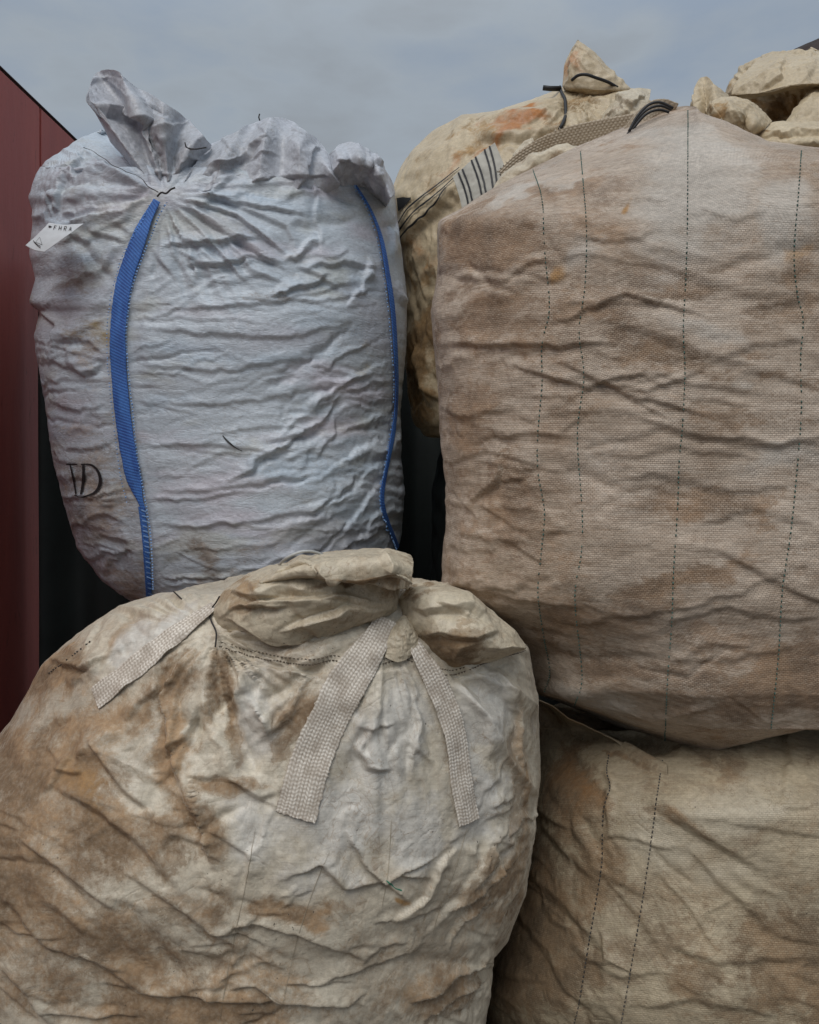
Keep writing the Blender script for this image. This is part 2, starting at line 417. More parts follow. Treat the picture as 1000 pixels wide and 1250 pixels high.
    cr3 = T.math('MINIMUM', T.math('ABSOLUTE', T.math('SUBTRACT', T.noise(mpv, 11, 3, .55, .6), .5)), .05); cr4 = T.math('MINIMUM', T.math('ABSOLUTE', T.math('SUBTRACT', T.noise(mpv, 27, 2, .5, .5), .5)), .05)
    cr34 = T.math('ADD', T.math('MULTIPLY', cr3, .024*crink), T.math('MULTIPLY', cr4, .010*crink))
    hsum = T.math('ADD', cr34, T.math('ADD', T.math('MULTIPLY', cr1, .0028*crink), T.math('MULTIPLY', T.math('MINIMUM', cr2, .12), .0008*crink)))
    bu = T.n('ShaderNodeBump', {'Strength': 1.0, 'Distance': 1.0, 'Height': hsum})
    hb = T.math('MULTIPLY', T.n('ShaderNodeSeparateColor', {'Color': br}).outputs[0], .0008*weave)
    bu2 = T.n('ShaderNodeBump', {'Strength': 1.0, 'Distance': 1.0, 'Height': T.math('ADD', hb, T.math('MULTIPLY', fin, .0005)), 'Normal': bu.outputs[0]})
    T.link(bu2.outputs[0], T.b.inputs['Normal'])
    T.link(T.rng(d_, 0, 1, rough, .9), T.b.inputs['Roughness'])
    T.b.inputs['Specular IOR Level'].default_value = .5
    if transl:
        tr = T.n('ShaderNodeBsdfTranslucent', {'Color': c, 'Normal': bu2.outputs[0]}); ms = T.n('ShaderNodeMixShader', {0: transl})
        T.link(T.b.outputs[0], ms.inputs[1]); T.link(tr.outputs[0], ms.inputs[2]); T.link(ms.outputs[0], T.out.inputs['Surface'])
    return T.m
def plain(name, c, rough=.7, var=.25, sc=30, bump=.0):
    T = NT(name); obj = T.n('ShaderNodeTexCoord').outputs['Object']
    nz = T.noise(obj, sc, 5, .6)
    T.link(T.mix(T.rng(nz, .35, .7), c, tuple(x*(1-var) for x in c)), T.b.inputs['Base Color']); T.b.inputs['Roughness'].default_value = rough
    if bump: T.link(T.n('ShaderNodeBump', {'Strength': 1.0, 'Distance': 1.0, 'Height': T.math('MULTIPLY', nz, bump)}).outputs[0], T.b.inputs['Normal'])
    return T.m

M = {}
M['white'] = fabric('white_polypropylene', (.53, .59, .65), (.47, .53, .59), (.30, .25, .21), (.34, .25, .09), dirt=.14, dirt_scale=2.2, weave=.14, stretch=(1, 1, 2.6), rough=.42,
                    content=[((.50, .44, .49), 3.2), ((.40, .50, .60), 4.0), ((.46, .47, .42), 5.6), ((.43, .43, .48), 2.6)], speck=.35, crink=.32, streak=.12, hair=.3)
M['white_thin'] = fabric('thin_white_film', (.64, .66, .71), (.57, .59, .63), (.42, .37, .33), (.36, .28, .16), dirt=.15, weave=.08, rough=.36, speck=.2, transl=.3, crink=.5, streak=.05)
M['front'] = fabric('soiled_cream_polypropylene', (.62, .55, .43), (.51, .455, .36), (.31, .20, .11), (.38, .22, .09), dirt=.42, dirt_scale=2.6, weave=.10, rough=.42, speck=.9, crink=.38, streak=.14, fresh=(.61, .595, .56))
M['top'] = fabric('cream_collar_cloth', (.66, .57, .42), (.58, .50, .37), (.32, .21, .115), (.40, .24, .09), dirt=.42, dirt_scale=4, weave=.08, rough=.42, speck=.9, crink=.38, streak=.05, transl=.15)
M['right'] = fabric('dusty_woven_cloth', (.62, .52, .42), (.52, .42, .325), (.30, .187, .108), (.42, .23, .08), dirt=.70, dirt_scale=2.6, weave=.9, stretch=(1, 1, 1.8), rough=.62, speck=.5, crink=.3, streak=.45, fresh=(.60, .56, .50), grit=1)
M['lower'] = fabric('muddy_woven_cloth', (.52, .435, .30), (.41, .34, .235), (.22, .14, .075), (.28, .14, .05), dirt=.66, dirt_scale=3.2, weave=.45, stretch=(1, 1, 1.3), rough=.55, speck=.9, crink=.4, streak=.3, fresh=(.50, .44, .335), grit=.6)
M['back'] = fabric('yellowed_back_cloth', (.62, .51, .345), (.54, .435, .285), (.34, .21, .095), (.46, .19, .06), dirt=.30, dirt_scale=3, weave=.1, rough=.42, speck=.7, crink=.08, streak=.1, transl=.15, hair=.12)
M['dark'] = plain('gap_shade_green', (.018, .024, .023), .75, .3, 6)  # near-black colour standing in for shade in the gaps
M['tie'] = plain('black_cord', (.014, .014, .016), .6)
M['wire'] = plain('pale_tie_cord', (.50, .50, .48), .5)
M['thread'] = plain('dark_thread', (.035, .03, .028), .8)
M['teal'] = plain('dark_teal_thread', (.05, .12, .10), .8)
M['dthread'] = plain('black_thread', (.05, .045, .04), .8)
M['hem'] = plain('brown_thread', (.13, .10, .07), .8)
M['guide'] = plain('woven_brown_thread', (.38, .32, .23), .8)
M['green'] = plain('green_ink', (.03, .22, .13), .6)
M['ink'] = plain('black_ink', (.02, .02, .022), .6)
M['soil'] = plain('bare_soil', (.10, .075, .055), .95, .5, 8, .01)

def webbing_mat(name, a, b, dirtc, dirt):
    T = NT(name); obj = T.n('ShaderNodeTexCoord').outputs['Object']
    at = T.n('ShaderNodeSeparateColor', {'Color': T.n('ShaderNodeAttribute', attribute_name='stain').outputs['Color']})
    c = T.mix(at.outputs[0], b, a)                    # thread crown vs gap
    dn = T.rng(T.noise(obj, 14, 5, .65), .55-.2*dirt, .75, 0, dirt)
    c = T.mix(dn, c, dirtc); c = T.mix(at.outputs[1], c, (.02, .02, .022))
    c = T.mix(T.rng(T.noise(obj, 300, 2), .5, .7, 0, .35), c, dirtc, 'MULTIPLY')
    T.link(c, T.b.inputs['Base Color']); T.b.inputs['Roughness'].default_value = .7
    return T.m
M['web'] = webbing_mat('cream_webbing', (.80, .74, .65), (.31, .25, .19), (.40, .31, .22), .25)
M['net'] = webbing_mat('netted_webbing', (.60, .52, .41), (.33, .26, .18), (.34, .24, .14), .4)
M['blue'] = webbing_mat('blue_webbing', (.075, .23, .62), (.018, .055, .26), (.025, .06, .19), .5)
M['bluestitch'] = plain('pale_blue_thread', (.24, .42, .74), .6)

# ------------------------------------------------------------------ things laid on a sack
def bvh_of(X, per):
    V, U = X.shape[:2]; idx = np.arange(V*U).reshape(V, U)
    if per: q = np.stack([idx[:-1], idx[1:], np.roll(idx, -1, 1)[1:], np.roll(idx, -1, 1)[:-1]], -1).reshape(-1, 4)
    else: q = np.stack([idx[:-1, :-1], idx[1:, :-1], idx[1:, 1:], idx[:-1, 1:]], -1).reshape(-1, 4)
    return BVHTree.FromPolygons(X.reshape(-1, 3).tolist(), q.tolist())
O = Vector((0, 0, CAMZ))
def hit(trees, px, py):
    dd = Vector(tuple(P(px, py, 1.0)))-O; dd.normalize(); best = None
    for t in (trees if isinstance(trees, (list, tuple)) else [trees]):
        loc, nrm, i, dist = t.ray_cast(O, dd)
        if loc is not None and (best is None or dist < best[2]): best = (loc, nrm if nrm.dot(dd) < 0 else -nrm, dist)
    return best
def lay(trees, pts, n, off=.003, smooth=3):
    """a line traced across a sack -> points and normals lying on its surface"""
    if len(pts[0]) == 3:
        Q = np.array([P(*q) for q in spline(pts, n)]); N = np.array((0, 0, CAMZ))-Q; N /= np.linalg.norm(N, axis=1, keepdims=True)
        return Q+N*off, N, np.linalg.norm(np.diff(Q, axis=0), axis=1).sum()
    c = spline(pts, n); Q = []; N = []
    for a in c:
        h = hit(trees, a[0], a[1])
        if h is None: 
            if Q: Q.append(Q[-1].copy()); N.append(N[-1].copy())
            continue
        Q.append(np.array(h[0])); N.append(np.array(h[1]))
    Q = np.array(Q); N = np.array(N)
    for _ in range(smooth):
        Q[1:-1] = (Q[:-2]+2*Q[1:-1]+Q[2:])/4; N[1:-1] = (N[:-2]+2*N[1:-1]+N[2:])/4
    N /= np.linalg.norm(N, axis=1, keepdims=True)+1e-9
    L = np.r_[0, np.cumsum(np.linalg.norm(np.diff(Q, axis=0), axis=1))]
    t = np.linspace(0, L[-1], n)
    Q = np.stack([np.interp(t, L, Q[:, k]) for k in range(3)], -1); N = np.stack([np.interp(t, L, N[:, k]) for k in range(3)], -1)
    N /= np.linalg.norm(N, axis=1, keepdims=True)
    return Q+N*off, N, L[-1]
def raw_mesh(name, verts, faces, mat, parent=None, smooth=False):
    me = bpy.data.meshes.new(name); me.from_pydata([tuple(v) for v in verts], [], faces); me.materials.append(mat)
    if smooth: me.polygons.foreach_set('use_smooth', [True]*len(me.polygons))
    me.update(); o = bpy.data.objects.new(name, me); col.objects.link(o)
    if parent is not None: o.parent = parent; o.location = -Vector(parent.location)
    return o
def stitches(name, trees, pts, mat, parent, dash=.006, gap=.005, w=.0014, n=None, off=.0012, skip=.06, slant=0.):
    n = n or 260
    Q, N, L = lay(trees, pts, n, off, 1); T = np.gradient(Q, axis=0); T /= np.linalg.norm(T, axis=1, keepdims=True)+1e-9
    W = np.cross(T, N); vs_, fs = [], []; s = 0; t = np.linspace(0, L, n)
    at = lambda A, x: np.array([np.interp(x, t, A[:, k]) for k in range(3)])
    while s+dash < L:
        if rnd.random() > skip:
            a, b = at(Q, s), at(Q, s+dash*rnd.uniform(.8, 1.1)); wn_ = at(W, s); nn = at(N, s); k = len(vs_); ww = w*rnd.uniform(.7, 1.15)
            b = b+wn_*slant
            dn = nn*(.0016); tt_ = (b-a); m = (a+b)/2
            vs_ += [a-wn_*ww/2-dn, a+wn_*ww/2-dn, m+wn_*ww/2+dn*.6, m-wn_*ww/2+dn*.6, b-wn_*ww/2-dn, b+wn_*ww/2-dn, m-wn_*ww/2-dn, m+wn_*ww/2-dn]
            fs += [(k, k+1, k+2, k+3), (k+3, k+2, k+5, k+4), (k, k+3, k+6), (k+3, k+4, k+6), (k+1, k+7, k+2), (k+2, k+7, k+5)]
        s += dash+gap
    return tag(raw_mesh(name, vs_, fs, mat, parent), kind='stuff')
def tube(name, Q, r, mat, parent=None, seg=7, taper=None, label=None):
    Q = np.array(Q); n = len(Q); T = np.gradient(Q, axis=0); T /= np.linalg.norm(T, axis=1, keepdims=True)+1e-9
    up = np.array((.13, -.9, .4)); vs_, fs = [], []
    for i in range(n):
        a = np.cross(T[i], up); a /= np.linalg.norm(a)+1e-9; b = np.cross(T[i], a); rr = r*(taper(i/(n-1)) if taper else 1)
        for k in range(seg):
            g = 2*math.pi*k/seg; vs_.append(Q[i]+(a*math.cos(g)+b*math.sin(g))*rr)
    for i in range(n-1):
        for k in range(seg): fs.append((i*seg+k, i*seg+(k+1) % seg, (i+1)*seg+(k+1) % seg, (i+1)*seg+k))
    fs += [tuple(range(seg))[::-1], tuple((n-1)*seg+k for k in range(seg))]
    return raw_mesh(name, vs_, fs, mat, parent, True)
def strap(name, trees, pts, width, mat, parent, pat='herring', cell=.0013, off=.004, th=.0022, taper=None, relief=.0009, smooth=10, per_=.0056):
    n = 90
    Q, N, L = lay(trees, pts, n, off, smooth)
    nl = max(20, int(L/cell)); nw = max(8, int(width/cell))
    t = np.linspace(0, L, nl); tq = np.linspace(0, L, n)
    ip = lambda A: np.stack([np.interp(t, tq, A[:, k]) for k in range(3)], -1)
    Q, N = ip(Q), ip(N)
    ker = np.hanning(25); ker /= ker.sum()
    sm = lambda A: np.stack([np.convolve(np.pad(A[:, k], 12, mode='reflect', reflect_type='odd'), ker, 'valid') for k in range(3)], -1)
    Q = sm(Q); N = sm(N); N /= np.linalg.norm(N, axis=1, keepdims=True)
    T = np.gradient(Q, axis=0); T /= np.linalg.norm(T, axis=1, keepdims=True); W = np.cross(N, T); W /= np.linalg.norm(W, axis=1, keepdims=True)
    x = np.linspace(-1, 1, nw); wd = width/2*np.array([taper(a/L) if taper else 1 for a in t])
    fray = 1+.035*noise(np.stack([t*300, t*0, t*0], -1), 1, 4)+.03*noise(np.stack([t*40, t*0, t*0], -1), 1, 5)
    xx = x[None, :]*(wd*fray)[:, None]; tt_ = np.broadcast_to(t[:, None], xx.shape)
    if pat == 'herring':      # rows of slanting threads whose direction flips column by column
        cw = .0050; kcol = np.floor((xx+1)/cw); fx = (xx+1)/cw-kcol
        sg = np.where(kcol % 2 == 0, 1, -1)
        ph = tt_/per_+sg*(fx-.5)*.45+.55*noise(np.stack([xx*60, tt_*25, xx*0], -1), 1, 8)
        hgt = .68+.32*np.cos(2*np.pi*ph); edge = np.abs(fx-.5)*2; hgt = hgt*(1-edge**3*.9)*(.8+.35*noise(np.stack([xx*90, tt_*60, xx*0], -1), 1, 12))
    elif pat == 'net':
        hgt = (.5+.5*np.cos(2*np.pi*(tt_/.010+.5*(np.floor((xx+1)/.006) % 2))))*(.5+.5*np.cos(2*np.pi*((xx+1)/.006-.5)))
        hgt = hgt**.7
    else:
        hgt = .5+.5*np.cos(2*np.pi*(tt_/.0075+.25*np.round(xx/.004)))*np.cos(2*np.pi*(xx/.008))+.25*noise(np.stack([xx*80, tt_*14, xx*0], -1), 1, 3)
    st = np.zeros(xx.shape+(3,)); st[..., 0] = np.clip(hgt*1.15, 0, 1)
    bow = (1-(xx/wd[:, None])**2)*.0
    G = Q[:, None, :]+W[:, None, :]*xx[..., None]+N[:, None, :]*(hgt*relief+bow-np.abs(x[None, :])**6*.0012)[..., None]
    # drape the strip: each side follows the sack a little
    if pat == 'herring':   # frayed cut end, slight cupping and ripples
        jag = ss(t, L-.02, L)[:, None]*(.0007*noise(np.stack([xx[0]*420, xx[0]*0, xx[0]*0], -1), 1, 6)+.0006*noise(np.stack([xx[0]*1500, xx[0]*0, xx[0]*0], -1), 1, 7))[None, :]
        G = G+T[:, None, :]*jag[..., None]+N[:, None, :]*(.0035*noise(np.stack([tt_*16, xx*22, xx*0], -1), 1, 9)+.003*ss(np.abs(x), .3, 1)[None, :]*noise(np.stack([tt_*30, np.sign(xx)*3, xx*0], -1), 1, 10))[..., None]
    G = G.astype(np.float32)
    uv = np.stack([xx, tt_], -1)
    return grid_mesh(name, G, False, mat, parent, uv=uv, stain=st, thick=th), (Q, N, W, L, t, wd)

TREES = {}
def make_sack(name, outline, dc, thick, V, U, mat, folds=(), radials=(), blobs=(), eu=.03, ev=.03, seed=1, part='cloth_body', parent=None, loc=None,
              amp=.004, nscale=(14, 14, 14), fine=.0006, mod=None, levels=((4, 60), (2, 60), (1, 24)), bk={}, rk={}):
    B = body(outline, dc, thick, V, U, **bk)
    B = apply_folds(B, True, folds, radials)
    px, py = proj(B)
    e1 = eu(px, py) if callable(eu) else eu; e2 = ev(px, py) if callable(ev) else ev
    X = crumple(B, True, V, U, e1, e2, seed, amp, nscale, levels, fine, **rk)
    if mod is not None: X = mod(X)
    X[..., 2] = np.maximum(X[..., 2], .012)
    if parent is None:
        parent = empty(name, loc if loc is not None else (float(X[..., 0].mean()), float(X[..., 1].mean()), float(X[..., 2].min())))
    S = stains(X, True, blobs, seed)
    # uv in metres
    kf = int(U*.36); sx = resamp(X, V, U, True) if False else X
    g_ = B.astype(np.float64)
    du = np.linalg.norm(np.diff(g_, axis=1), axis=2); cu = np.concatenate([np.zeros((V, 1)), np.cumsum(du, 1)], 1); cu -= cu[:, kf:kf+1]
    dv = np.linalg.norm(np.diff(g_, axis=0), axis=2); cv = np.concatenate([np.zeros((1, U)), np.cumsum(dv, 0)], 0); cv -= cv[V//2:V//2+1]
    uv = np.stack([cu, cv], -1)
    o = grid_mesh(part, X, True, mat, parent, caps=True, uv=uv, stain=S)
    return parent, o, X
def flap(name, grid, mat, parent, V=90, U=120, eu=.05, ev=.05, seed=3, amp=.004, folds=(), blobs=(), thick=.0015, nscale=(22, 22, 22), rk=dict(lo=.012, hi=.02), fine=.0004):
    """open sheet from a coarse grid of (px, py, depth)"""
    def gp(q):
        if q[2] > .5: return P(*q)
        h_ = hit(q[3], q[0], q[1]); return np.array(h_[0])+np.array(h_[1])*q[2] if h_ else P(q[0], q[1], 2.2)      # a point this far off a sack
    G = np.array([[gp(q) for q in row] for row in grid], np.float32)
    B = resamp(G, V, U, False)
    B = apply_folds(B, False, folds)
    X = crumple(B, False, V, U, eu, ev, seed, amp, nscale, ((2, 60), (1, 40)), fine, **rk)
    S = stains(X, False, blobs, seed)
    N = vnormals(X, False)
    if (N[V//2, U//2] @ (np.array((0, 0, CAMZ))-X[V//2, U//2])) < 0: X = X[:, ::-1]; S = S[:, ::-1]
    return grid_mesh(name, X, False, mat, parent, stain=S, thick=thick), X

#=SETTING=
# ------------------------------------------------------------------ ground
def sheet(name, x0, x1, y0, y1, z, mat, n=40):
    X, Y = np.meshgrid(np.linspace(x0, x1, n), np.linspace(y0, y1, n)); Z = np.full_like(X, z)
    return grid_mesh(name, np.stack([X, Y, Z], -1)[:, ::-1], False, mat)
g = sheet('ground', -600, 600, -600, 600, 0, M['soil'], 4); tag(g, kind='structure')

# ------------------------------------------------------------------ red container on the left
def box(name, x0, x1, y0, y1, z0, z1, mat, parent=None, bev=.004):
    import bmesh
    bm = bmesh.new(); bmesh.ops.create_cube(bm, size=1)
    for v in bm.verts: v.co = Vector(((x0+x1)/2+v.co.x*(x1-x0), (y0+y1)/2+v.co.y*(y1-y0), (z0+z1)/2+v.co.z*(z1-z0)))
    if bev: bmesh.ops.bevel(bm, geom=bm.edges[:], offset=bev, segments=2, affect='EDGES')
    me = bpy.data.meshes.new(name); bm.to_mesh(me); bm.free(); me.materials.append(mat)
    o = bpy.data.objects.new(name, me); col.objects.link(o)
    if parent is not None: o.parent = parent; o.location = -Vector(parent.location)
    return o
def red_paint():
    T = NT('faded_red_paint'); obj = T.n('ShaderNodeTexCoord').outputs['Object']
    mp_ = T.n('ShaderNodeMapping', {'Vector': obj, 'Scale': (1, 3.0, .6)}).outputs[0]
    c = T.mix(T.rng(T.noise(mp_, 2.0, 6, .6), .3, .7), (.47, .115, .090), (.38, .090, .075))
    rn = T.noise(mp_, 7, 8, .7, .4)
    c = T.mix(T.rng(rn, .60, .70, 0, .8), c, (.055, .022, .014))
    c = T.mix(T.rng(T.noise(obj, 60, 4), .55, .75, 0, .3), c, (.20, .08, .05))
    T.link(c, T.b.inputs['Base Color']); T.b.inputs['Roughness'].default_value = .6
    T.link(T.n('ShaderNodeBump', {'Strength': .6, 'Distance': .004, 'Height': T.noise(mp_, 9, 6)}).outputs[0], T.b.inputs['Normal'])
    return T.m
M['red'] = red_paint(); M['rust'] = plain('dark_rust', (.05, .02, .014), .9, .5, 40, .002)
cont = empty('shipping_container', (-2.5, 3.6, 0))
tag(cont, 'faded red steel container with a rusty upright seam, at the left edge', 'container')
XW = -1.30
ys = [.3, 1.55, 2.83, 4.1, 5.4, 6.9]
for k in range(5):
    box('wall_panel', XW-.06, XW, ys[k]+.0035, ys[k+1]-.0035, .14, 2.588, M['red'], cont)
for y in ys[1:-1]:
    box('seam_strip', XW-.05, XW-.012, y-.0035, y+.0035, .14, 2.42, M['rust'], cont, .001)
box('top_rail', XW-.075, XW+.001, .3, 6.9, 2.590, 2.602, M['rust'], cont)
box('bottom_rail', XW-.08, XW+.012, .3, 6.9, .02, .138, M['red'], cont)
box('roof_panel', XW-2.36, XW-.077, .3, 6.9, 2.55, 2.59, M['red'], cont)
box('far_wall', XW-2.43, XW-2.37, .3, 6.9, .02, 2.6, M['red'], cont)
box('end_wall', XW-2.365, XW-.082, .3, .36, .14, 2.545, M['red'], cont)
box('end_wall', XW-2.365, XW-.082, 6.84, 6.9, .14, 2.545, M['red'], cont)

# ------------------------------------------------------------------ tarpaulin sheet added behind the stacks to darken the gaps
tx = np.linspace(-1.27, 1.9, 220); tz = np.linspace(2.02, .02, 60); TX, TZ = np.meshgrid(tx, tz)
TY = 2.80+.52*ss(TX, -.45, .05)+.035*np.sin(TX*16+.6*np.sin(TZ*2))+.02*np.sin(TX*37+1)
tp = grid_mesh('backdrop', np.stack([TX, TY, TZ], -1), False, M['dark'], thick=.003)
tag(tp, 'added dark green tarpaulin hanging in shadow behind the stacked bulk bags', 'backdrop')


def ink(name, trees, pts, widths, mat, parent, off=.0025, n=40, smooth=2):
    """flat printed stroke or sewn-in stripe lying on the cloth; widths in photograph pixels"""
    Q, N, L = lay(trees, pts, n, off, smooth); T = np.gradient(Q, axis=0); T /= np.linalg.norm(T, axis=1, keepdims=True)+1e-9
    W = np.cross(T, N); W /= np.linalg.norm(W, axis=1, keepdims=True)+1e-9
    w = np.interp(np.linspace(0, 1, n), np.linspace(0, 1, len(widths)), widths)*Q[:, 1]/F/2
    G = np.stack([Q-W*w[:, None], Q+N*.0004, Q+W*w[:, None]], 1)
    vs_ = G.reshape(-1, 3); fs = []
    for i in range(n-1):
        for k in range(2): a = i*3+k; fs.append((a, a+1, a+4, a+3))
    return raw_mesh(name, vs_, fs, mat, parent, True)
def blob(name, outline, dc, thick, V, U, mat, parent, seed, folds=(), radials=(), blobs=(), eu=.06, ev=.06, amp=.005, nscale=(22, 22, 22), levels=((2, 70), (1, 40)), rk=dict(lo=.012, hi=.02), crisp=.0035, **bk):
    q = np.array(outline); x0, y0 = q.min(0); x1, y1 = q.max(0); sz = max(x1-x0, y1-y0)
    folds = list(folds)+rand_folds(12, (x0, y0, x1, y1), 20, 60, (sz*.25, sz*.7), crisp*dc*sz/150, max(2.5, sz*.035), seed, ('crease', 'ridge', 'valley'))
    p, o, X = make_sack(name, outline, dc, thick, V, U, mat, folds, radials, blobs, eu, ev, seed, name, parent, None, amp, nscale, .0004, None, levels, bk, rk)
    return o, X

#=WHITE=
# ------------------------------------------------------------------ white bulk bag with blue straps
ol = [(60,197),(95,173),(125,160),(150,172),(200,188),(300,206),(400,208),(445,204),(470,212),(480,225),(488,290),(497,360),(496,420),(489,500),(490,560),(494,600),(490,650),(478,700),(465,740),(430,790),(340,810),(230,800),(185,770),(165,735),(130,710),(100,670),(85,620),(70,560),(62,500),(52,440),(48,410),(55,380),(42,370),(50,340),(42,310),(48,265),(42,240),(50,215)]
sharp = [([(206,244),(262,300),(300,345)],.010,3.2,'crease'), ([(208,243),(240,262),(330,318),(352,330)],.012,3.6,'crease'), ([(210,240),(290,262),(350,310)],.010,3.2,'crease'), ([(206,252),(228,300),(250,350)],.009,3,'crease'), ([(212,238),(300,246),(380,262)],.008,3,'crease'), ([(225,330),(300,312),(350,322)],.009,3,'crease'), ([(262,270),(310,330),(350,345)],.008,3,'ridge'), ([(190,300),(250,296),(330,290)],.008,3,'crease'), ([(350,320),(372,300),(392,285)],.008,3,'ridge'), ([(186,242),(130,262),(70,275)],.009,3.5,'crease'), ([(190,232),(130,205),(78,212)],.010,4,'crease'), ([(180,262),(120,330),(70,350)],.008,4,'ridge'), ([(370,330),(420,318),(465,330)],.008,4,'crease')]
CALM[:] = [([(193,246),(163,315),(146,400),(146,440),(157,550),(171,618),(184,730)], 14), ([(448,252),(470,330),(480,420),(479,520)], 8)]
folds = [([(212,378),(300,374),(360,362),(445,338)],.010,6,'crease'), ([(160,398),(250,408),(350,410),(440,388)],.009,6,'crease'),
  ([(175,445),(260,452),(340,440),(420,430)],.008,5,'crease'), ([(180,490),(280,492),(360,480),(470,452)],.008,5,'crease'),
  ([(165,545),(250,540),(340,552),(400,540)],.010,7,'crease'), ([(180,600),(280,596),(380,580),(440,548)],.010,6,'crease'),
  ([(185,640),(290,640),(380,622),(470,560)],.010,6,'crease'),
  ([(474,500),(430,520),(370,540),(310,548)],.012,6,'crease'), ([(476,528),(430,560),(370,590),(300,602)],.014,6,'crease'),
  ([(474,552),(430,600),(380,632),(330,650)],.014,6,'crease'), ([(470,580),(440,625),(400,668),(370,690)],.013,6,'crease'), ([(468,610),(450,640),(425,680)],.012,5,'crease'),
  ([(480,470),(440,482),(380,498)],.009,4,'crease'), ([(482,440),(430,460),(370,470)],.008,4,'crease'),
  ([(204,242),(250,262),(310,300),(345,322)],.016,7,'crease'), ([(206,246),(240,285),(275,318)],.013,6,'crease'), ([(212,238),(280,243),(350,275),(365,320)],.014,7,'crease'),
  ([(205,262),(225,292),(252,300),(320,292)],.012,6,'crease'), ([(200,270),(215,310),(235,345)],.010,5,'crease'), ([(345,320),(385,300),(400,290)],.010,5,'crease'),
  ([(210,300),(260,330),(300,320),(345,320)],.012,6,'crease'),
  ([(330,250),(375,232),(430,228),(468,240)],.010,8,'crease'), ([(215,232),(300,225),(400,218)],.009,6,'crease'),
  ([(196,236),(160,215),(120,196),(95,178)],.010,4,'crease'), ([(190,240),(150,252),(100,258),(60,262)],.012,7,'crease'), ([(188,225),(130,232),(80,225),(55,232)],.012,8,'crease'),
  ([(60,300),(100,290),(135,275),(160,262)],.012,8,'crease'), ([(50,370),(85,345),(115,300),(135,285)],.008,8,'ridge'), ([(55,440),(85,410),(125,392)],.009,7,'crease'),
  ([(50,378),(65,392),(72,420)],.014,5,'crease'), ([(65,490),(100,500),(140,492)],.008,6,'crease'), ([(75,545),(110,548),(150,540)],.008,6,'crease'),
  ([(90,640),(130,625),(160,640)],.010,7,'crease'), ([(120,700),(150,670),(165,662)],.010,7,'crease')]
blb = [(110,415,26,16,0,.55,1),(100,430,30,60,10,.35,0),(120,600,60,90,0,.45,0),(95,330,30,40,0,.35,0),(255,690,40,30,30,.6,0),(150,720,40,40,0,.5,0),(450,440,18,12,0,.4,1),(330,360,60,14,-5,.3,0),(300,680,90,22,0,.25,0),(235,440,25,12,0,.3,1)]
folds = [(p, a*.42, w*.75, k) for p, a, w, k in folds]+sharp+rand_folds(150, (50,340,500,740), -3, 6, (60,260), .0030, 2.0, 1)+rand_folds(45, (40,190,500,360), 20, 45, (30,110), .008, 5, 2)+rand_folds(30, (330,430,490,690), -32, 12, (50,150), .008, 4, 3)+rand_folds(25, (50,380,160,720), 5, 35, (30,80), .006, 5, 4)
def ev(px, py): return .005+.009*ss(py, 300, 420)+.018*ss(px, 350, 470)*ss(py, 430, 520)
def eu(px, py): return .012+.045*ss(-py, -300, -200)+.02*ss(-px, -140, -70)
white, wbody, XWs = make_sack('bulk_bag', ol, 2.30, .40, 440, 560, M['white'], folds, [(200,238,170,.006,4.5,4)], blb, eu, ev, 11, amp=.003, nscale=(5, 5, 34), fine=.0005, rk=dict(pull=.014, lo=.010, hi=.02, bend=.10))
tag(white, 'white woven plastic bulk bag with blue webbing straps, upright behind the front bag', 'bulk bag')
tw = bvh_of(XWs, True)
film = M['white_thin']
# gathered mouth of cloth sticking up to the left of the tie
def mouth(rim, mid, base, dr, dm, seed, U=150, V=110, back=True, folds=()):
    n = len(rim); G = [[(*rim[k], dr[k]) for k in range(n)], [(*mid[k], dm[k]) for k in range(n)], [(*base[k], -.012, tw) for k in range(n)]]
    x0, y0 = np.array(rim+base).min(0); x1, y1 = np.array(rim+base).max(0)
    F_ = list(folds)+rand_folds(16, (x0, y0, x1, y1), 60, 60, (25, 70), .006, 3.2, seed)
    flap('gathered_mouth', G, film, white, V, U, .035, .03, seed, .003, F_, thick=.0012, rk=dict(lo=.02, hi=.02, bend=.08))
    if back:
        G = [[(rim[k][0]+4*math.sin(k*2.1+seed), rim[k][1]+3+3*math.sin(k*1.7+seed), dr[k]+.07) for k in range(n)], [(*mid[k], dm[k]+.10) for k in range(n)], [(base[k][0], base[k][1]-6, dm[k]+.09) for k in range(n)]]
        flap('gathered_mouth', G, film, white, V//2, U//2, .05, .03, seed+50, .004, [], thick=.0012, rk=dict(lo=.02, hi=.02, bend=.08))
mouth([(130,168),(113,128),(111,104),(120,87),(146,88),(172,108),(200,126),(230,148),(248,165),(258,180)],
      [(158,200),(146,172),(146,150),(158,140),(170,142),(184,150),(200,160),(216,172),(226,186),(236,204)],
      [(186,230),(190,232),(193,233),(196,234),(199,235),(202,236),(205,236),(208,235),(212,234),(218,234)],
      [2.02,1.93,1.97,2.03,1.94,2.01,1.94,2.01,1.95,2.02], [1.99,1.93,1.95,1.98,1.92,1.96,1.91,1.96,1.92,1.96], 21,
      folds=[([(112,124),(135,136),(165,140),(186,158),(192,190)],.022,6,'crease'), ([(122,92),(150,110),(176,132),(190,170)],.010,5,'ridge'), ([(200,232),(192,195),(200,160),(215,140)],.008,4,'ridge'), ([(205,232),(222,196),(245,170)],.009,4,'crease')])
